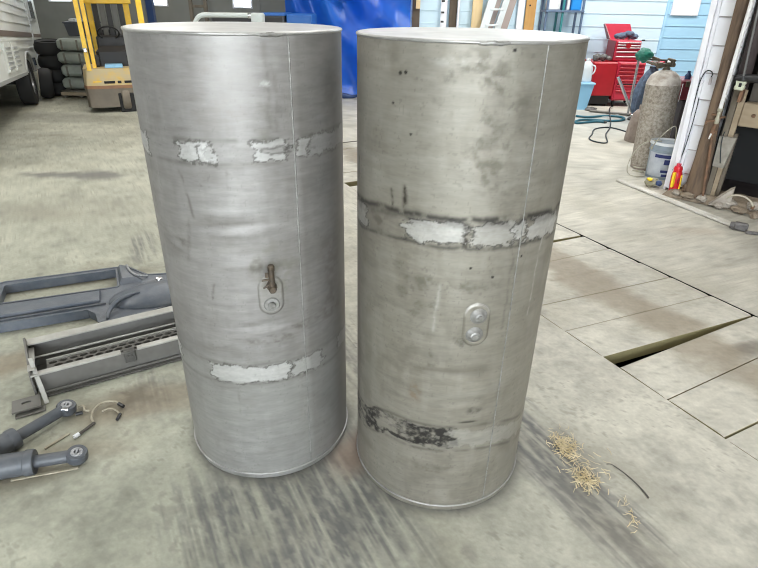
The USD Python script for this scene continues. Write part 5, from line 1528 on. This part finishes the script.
# tyres behind the trailer
def tyre(loc, R, label, rim_mat='tire', r=.235):
    t = thing('spare_tyre', label, 'tyre', loc, group='spare tyres behind the trailer')
    put(t, 'carcass', lathe([(.13, -.085), (.195, -.10), (r - .02, -.085), (r, -.04), (r, .04), (r - .02, .085), (.195, .10), (.13, .085), (.12, 0), (.13, -.085)], loc, 36, R), 'tire', smooth=40)
    put(t, 'bead_ring', lathe([(.187, .098), (.210, .092), (.210, .102), (.187, .108), (.187, .098)], loc, 36, R), rim_mat)
    return t


tyre(np.array([-5.55, 9.9, .105]), rotm(0), 'black tyre lying at the bottom of the tyre pile', 'tire')
tyre(np.array([-5.56, 9.9, .315]), rotm(0), 'black tyre lying second from the floor in the tyre pile', 'tire')
tyre(np.array([-5.55, 9.91, .525]), rotm(10), 'black tyre lying third from the floor in the tyre pile', 'tire')
tyre(np.array([-5.55, 9.9, .748]), rotm(0, 4, 4), 'topmost tyre of the pile, brown inside', 'tire')
tyre(np.array([-5.53, 9.50, .237]), rotm(-62, 84), 'tyre standing upright with a pale tan bead, beside the trailer', 'wire_tan')

# bales on a pallet
def build_bales():
    t = thing('pallet', 'low grey wooden pallet under the stacked bales', 'pallet', (-4.72, 9.85, 0))
    for k in range(7):
        put(t, 'deck_board', cbox((.62, .10, .02), (-5.03, 9.60 + .12 * k, .105), .003), 'pallet_wood')
    for x in (-5.30, -5.03, -4.76):
        put(t, 'stringer', cbox((.06, .80, .09), (x, 9.96, .046), .003), 'pallet_wood')
    put(t, 'front_board', cbox((.62, .02, .05), (-5.03, 9.53, .07), .003), 'beam_tan')
    lab = ['bottom grey green bale of the stack', 'second grey green bale from the bottom', 'third grey green bale from the bottom', 'top grey green bale of the stack, pale upper face']
    z = .118
    for k in range(4):
        h = .195
        m = cbox((.52 - .015 * k, .70, h - .022), (0, 0, 0), .05).subdivide().subdivide()
        v = m.vertices
        v[:, 2] += .02 * (meshkit.fbm(v * 3 + k, 3, 660 + k) - .5)
        m.vertices = v * (1 + .05 * np.cos(v[:, 2:3] / h * math.pi)) + .02 * (np.stack([meshkit.fbm(v * 5 + 3 * k, 3, 670 + j) for j in range(3)], 1) - .5)
        m = move(m, (-5.055 + .02 * (k % 2), 9.95, z + h / 2 + .004))
        t = thing('bale', lab[k], 'bale', (-5.05, 9.95, z), group='grey bales stacked on the pallet')
        put(t, 'sack', m, 'bale', smooth=True)
        for x in (-5.18, -4.93):
            put(t, 'strap', cbox((.03, .012, h * .8), (x, 9.585, z + h / 2), .003), 'pallet_wood')
        z += h + .004
    return z


zb_ = build_bales()
t = thing('tote', 'dark grey tote box on top of the bale stack', 'tote', (-5.0, 10.05, zb_))
put(t, 'tub', hexa([(-5.22, 9.95, zb_ + .012), (-4.84, 9.95, zb_ + .012), (-4.84, 10.25, zb_ + .012), (-5.22, 10.25, zb_ + .012)], [(-5.25, 9.93, zb_ + .20), (-4.81, 9.93, zb_ + .20), (-4.81, 10.27, zb_ + .20), (-5.25, 10.27, zb_ + .20)]), 'tote_grey', smooth=False)
put(t, 'lid', cbox2((-5.27, 9.92, zb_ + .20), (-4.79, 10.28, zb_ + .225), .006), 'tote_grey')
t = thing('white_parcel', 'small white parcel on the dark grey tote', 'parcel', (-5.0, 10.05, zb_ + .226))
put(t, 'carton', cbox((.18, .14, .04), (-5.10, 10.05, zb_ + .247), .008, rotm(8)), 'paper_white')
put(t, 'tape', cbox((.03, .142, .042), (-5.10, 10.05, zb_ + .247), .004, rotm(8)), 'rv_trim')

# ------------------------------------------------------------------ forklift seen from behind
def build_forklift():
    C = np.array([-3.83, 8.42, 0]); ang = 24.0
    t = thing('forklift', 'worn yellow forklift seen from behind, left of the tanks', 'forklift', C)

    def q(m):
        return move(m, C, rotm(ang))
    put(t, 'counterweight', q(trimesh.convex.convex_hull(np.array([(x, y, z) for (x, y) in ((-.47, .12), (-.43, .03), (-.33, 0), (.33, 0), (.43, .03), (.47, .12), (.47, .75), (-.47, .75)) for z in (.075, .335)]))), 'weight_tan', smooth=25)
    put(t, 'stripe', q(trimesh.convex.convex_hull(np.array([(x, y, z) for (x, y) in ((-.475, .12), (-.435, .025), (-.335, -.006), (.335, -.006), (.435, .025), (.475, .12), (.475, .75), (-.475, .75)) for z in (.336, .378)]))), 'stripe_brown', smooth=25)
    put(t, 'rear_hood', q(trimesh.convex.convex_hull(np.array([(x, y, .380) for (x, y) in ((-.47, .12), (-.43, .03), (-.33, 0), (.33, 0), (.43, .03), (.47, .12), (.47, .75), (-.47, .75))] + [(x, y, .60) for (x, y) in ((-.45, .16), (-.40, .09), (-.30, .06), (.30, .06), (.40, .09), (.45, .16), (.45, .75), (-.45, .75))]))), 'yellow_worn', smooth=25)
    for (a, b) in ((-.20, -.055), (-.02, .03), (.07, .215)):
        put(t, 'vent_slot', q(cbox2((a, -.012 + .012, .405), (b, .06, .438), .003)), 'hole_dark')
    put(t, 'plate', q(cbox2((-.34, .012, .40), (-.23, .03, .44), .003)), 'yellow')
    # steering wheel recess with the tyre in it
    put(t, 'wheel_recess', q(cbox2((-.045, -.010, .0), (.165, .05, .27), .01)), 'hole_dark')
    put(t, 'steer_tyre', q(lathe([(0, -.05), (.15, -.055), (.165, -.04), (.168, 0), (.165, .04), (.15, .055), (0, .05)], (.055, .10, .17), 32, rotm(0, 0, 90))), 'weight_tan', smooth=40)
    for s in (-1, 1):
        put(t, 'drive_tyre', q(lathe([(0, -.11), (.26, -.115), (.29, -.09), (.295, 0), (.29, .09), (.26, .115), (0, .11)], (s * .40, 1.15, .297), 32, rotm(0, 0, 90))), 'tire', smooth=40)
    put(t, 'chassis', q(cbox2((-.28, .70, .14), (.28, 1.38, .46), .03)), 'yellow_worn')
    put(t, 'floor_deck', q(cbox2((-.45, .74, .46), (.45, 1.38, .50), .01)), 'mast_black')
    st = put(t, 'seat_back', q(trimesh.convex.convex_hull(np.array([(x, y, z) for (x, y) in ((-.24, .40), (-.20, .36), (.20, .36), (.24, .40), (.22, .50), (-.22, .50)) for z in (.60, .80)] + [(x, .45, .87) for x in (-.17, .17)]))), 'seat_black', smooth=40)
    put(t, 'seat_cushion', q(cbox2((-.24, .50, .60), (.24, .98, .70), .03)), 'seat_black')
    put(t, 'side_panel', q(cbox2((-.30, .30, .602), (-.20, .44, .76), .02)), 'seat_black')
    for (x, y, w, tl_) in ((-.36, .10, .055, 0), (.44, .10, .075, 0)):
        put(t, 'guard_post', q(hexa([(x - w / 2, y - .04, .58), (x + w / 2, y - .04, .58), (x + w / 2, y + .04, .58), (x - w / 2, y + .04, .58)], [(x - w / 2, y + .04, 2.05), (x + w / 2, y + .04, 2.05), (x + w / 2, y + .12, 2.05), (x - w / 2, y + .12, 2.05)])), 'yellow', smooth=False)
    put(t, 'guard_post', q(hexa([(-.315, .20, .60), (-.265, .20, .60), (-.265, .26, .60), (-.315, .26, .60)], [(-.315, .30, 2.05), (-.265, .30, 2.05), (-.265, .36, 2.05), (-.315, .36, 2.05)])), 'yellow', smooth=False)
    for (x, w) in ((-.24, .075), (.29, .085)):
        put(t, 'front_post', q(cbox2((x - w / 2, 1.12, .48), (x + w / 2, 1.20, 2.05), .008)), 'yellow')
    put(t, 'guard_bar', q(cbox2((-.30, .86, 1.425), (.36, .96, 1.53), .01)), 'yellow')
    put(t, 'guard_roof', q(cbox2((-.46, .10, 2.05), (.50, 1.30, 2.10), .01)), 'yellow')
    for x, mt in ((-.16, 'mast_black'), (-.06, 'mast_grey'), (.03, 'mast_black'), (.12, 'mast_grey'), (.21, 'mast_black')):
        put(t, 'mast_channel', q(cbox2((x - .04, 1.40, .12), (x + .035, 1.52, 2.3), .006)), mt)
    for z in (.40, .95, 2.2):
        put(t, 'mast_bar', q(cbox2((-.22, 1.52, z), (.27, 1.57, z + .09), .006)), 'mast_black')
    put(t, 'dash', q(cbox2((-.22, 1.0, .50), (.26, 1.11, .98), .03)), 'mast_black')
    put(t, 'steering_wheel', q(move(torus_ring(.15, .013, 0, 40, 8), (-.03, .92, 1.02), rotm(0, -40))), 'black_plastic', smooth=True)
    put(t, 'lever', q(rod((.16, 1.04, .97), (.17, .98, 1.12), .009, 8)), 'chrome')
    put(t, 'lever', q(rod((.21, 1.04, .97), (.23, .98, 1.10), .009, 8)), 'chrome')
    put(t, 'brake_light', q(cbox((.05, .05, .06), (-.36, .06, .85), .01)), 'chrome')
    t2 = thing('blue_book', 'light blue folded cloth lying on the forklift hood', 'cloth', C + [.0, .25, .6])
    put(t2, 'fold', q(cbox2((-.155, .12, .602), (.09, .32, .626), .008)), 'light_blue')
    put(t2, 'fold', q(cbox2((-.15, .13, .626), (.085, .30, .645), .008)), 'light_blue')


build_forklift()

# steel column, shelf frame, blue cabinets, cart with a bent pipe handle
t = thing('steel_column', 'dark steel column by the far left window', 'column', (-4.15, 11.0, 0))
put(t, 'shaft', cbox((.12, .12, CEIL), (-4.19, 11.0, CEIL / 2), .01), 'bin_blue_dark')
put(t, 'base_plate', cbox((.26, .26, .03), (-4.19, 11.0, .015), .004), 'mast_black')
t = thing('rack_frame', 'brown grey upright rack frame against the far grey wall', 'rack', (-3.7, 12.4, 0))
for x in (-3.90, -3.60):
    put(t, 'upright', cbox((.07, .06, 2.6), (x, 12.4, 1.3), .005), 'barn_wood')
for z in (.3, .85, 1.36, 1.75, 2.2):
    put(t, 'rung', cbox((.26, .05, .05), (-3.75, 12.4, z), .004), 'barn_wood')
t = thing('dark_cabinet', 'dark grey and blue cabinet behind the left tank', 'cabinet', (-1.75, 9.2, 0))
put(t, 'carcass', cbox2((-2.55, 9.0, .05), (-1.47, 9.6, 1.325), .01), 'tote_grey')
put(t, 'edge_trim', cbox2((-1.83, 8.985, 1.31), (-1.45, 9.61, 1.345), .005), 'bin_blue')
put(t, 'door', cbox2((-2.53, 8.985, .10), (-1.50, 9.0, 1.29), .004), 'seat_black')
put(t, 'plinth', cbox2((-2.5, 9.05, 0), (-1.5, 9.55, .05), .004), 'black_plastic')
t = thing('blue_cabinet', 'blue cabinet beside the hanging tarp', 'cabinet', (-1.25, 9.3, 0))
put(t, 'carcass', cbox2((-1.44, 9.0, .05), (-1.06, 9.6, 1.335), .01), 'bin_blue')
put(t, 'door', cbox2((-1.42, 8.985, .10), (-1.08, 9.0, 1.30), .004), 'bin_blue')
put(t, 'plinth', cbox2((-1.42, 9.05, 0), (-1.08, 9.55, .05), .004), 'black_plastic')


def build_cart():
    t = thing('push_cart', 'push cart behind the left tank with a bent white pipe handle', 'cart', (-1.2, 4.6, 0))
    pth = [(-1.40, 4.5, .25), (-1.40, 4.5, 1.36)] + [(-1.40 + .075 * (1 - math.cos(q)), 4.5, 1.36 + .075 * math.sin(q)) for q in np.linspace(.2, math.pi / 2, 8)] + [(-1.15, 4.5, 1.437), (-1.0, 4.5, 1.438)]
    put(t, 'pipe_handle', tube(pth, .0165, 12), 'cart_white', smooth=True)
    put(t, 'handle_end', lathe([(0, 0), (.02, 0), (.02, .03), (0, .03)], (-1.0, 4.5, 1.438), 14, rotm(0, 0, 90)), 'chrome')
    put(t, 'post_cap', cbox2((-.975, 4.46, .25), (-.885, 4.54, 1.455), .01), 'cart_white')
    put(t, 'deck', cbox2((-1.44, 4.40, .20), (-.86, 5.3, .25), .01), 'cart_white')
    for x in (-1.38, -.92):
        for y in (4.48, 5.2):
            put(t, 'caster', lathe([(0, -.02), (.09, -.02), (.1, 0), (.09, .02), (0, .02)], (x, y, .1), 18, rotm(0, 0, 90)), 'black_rubber')


build_cart()
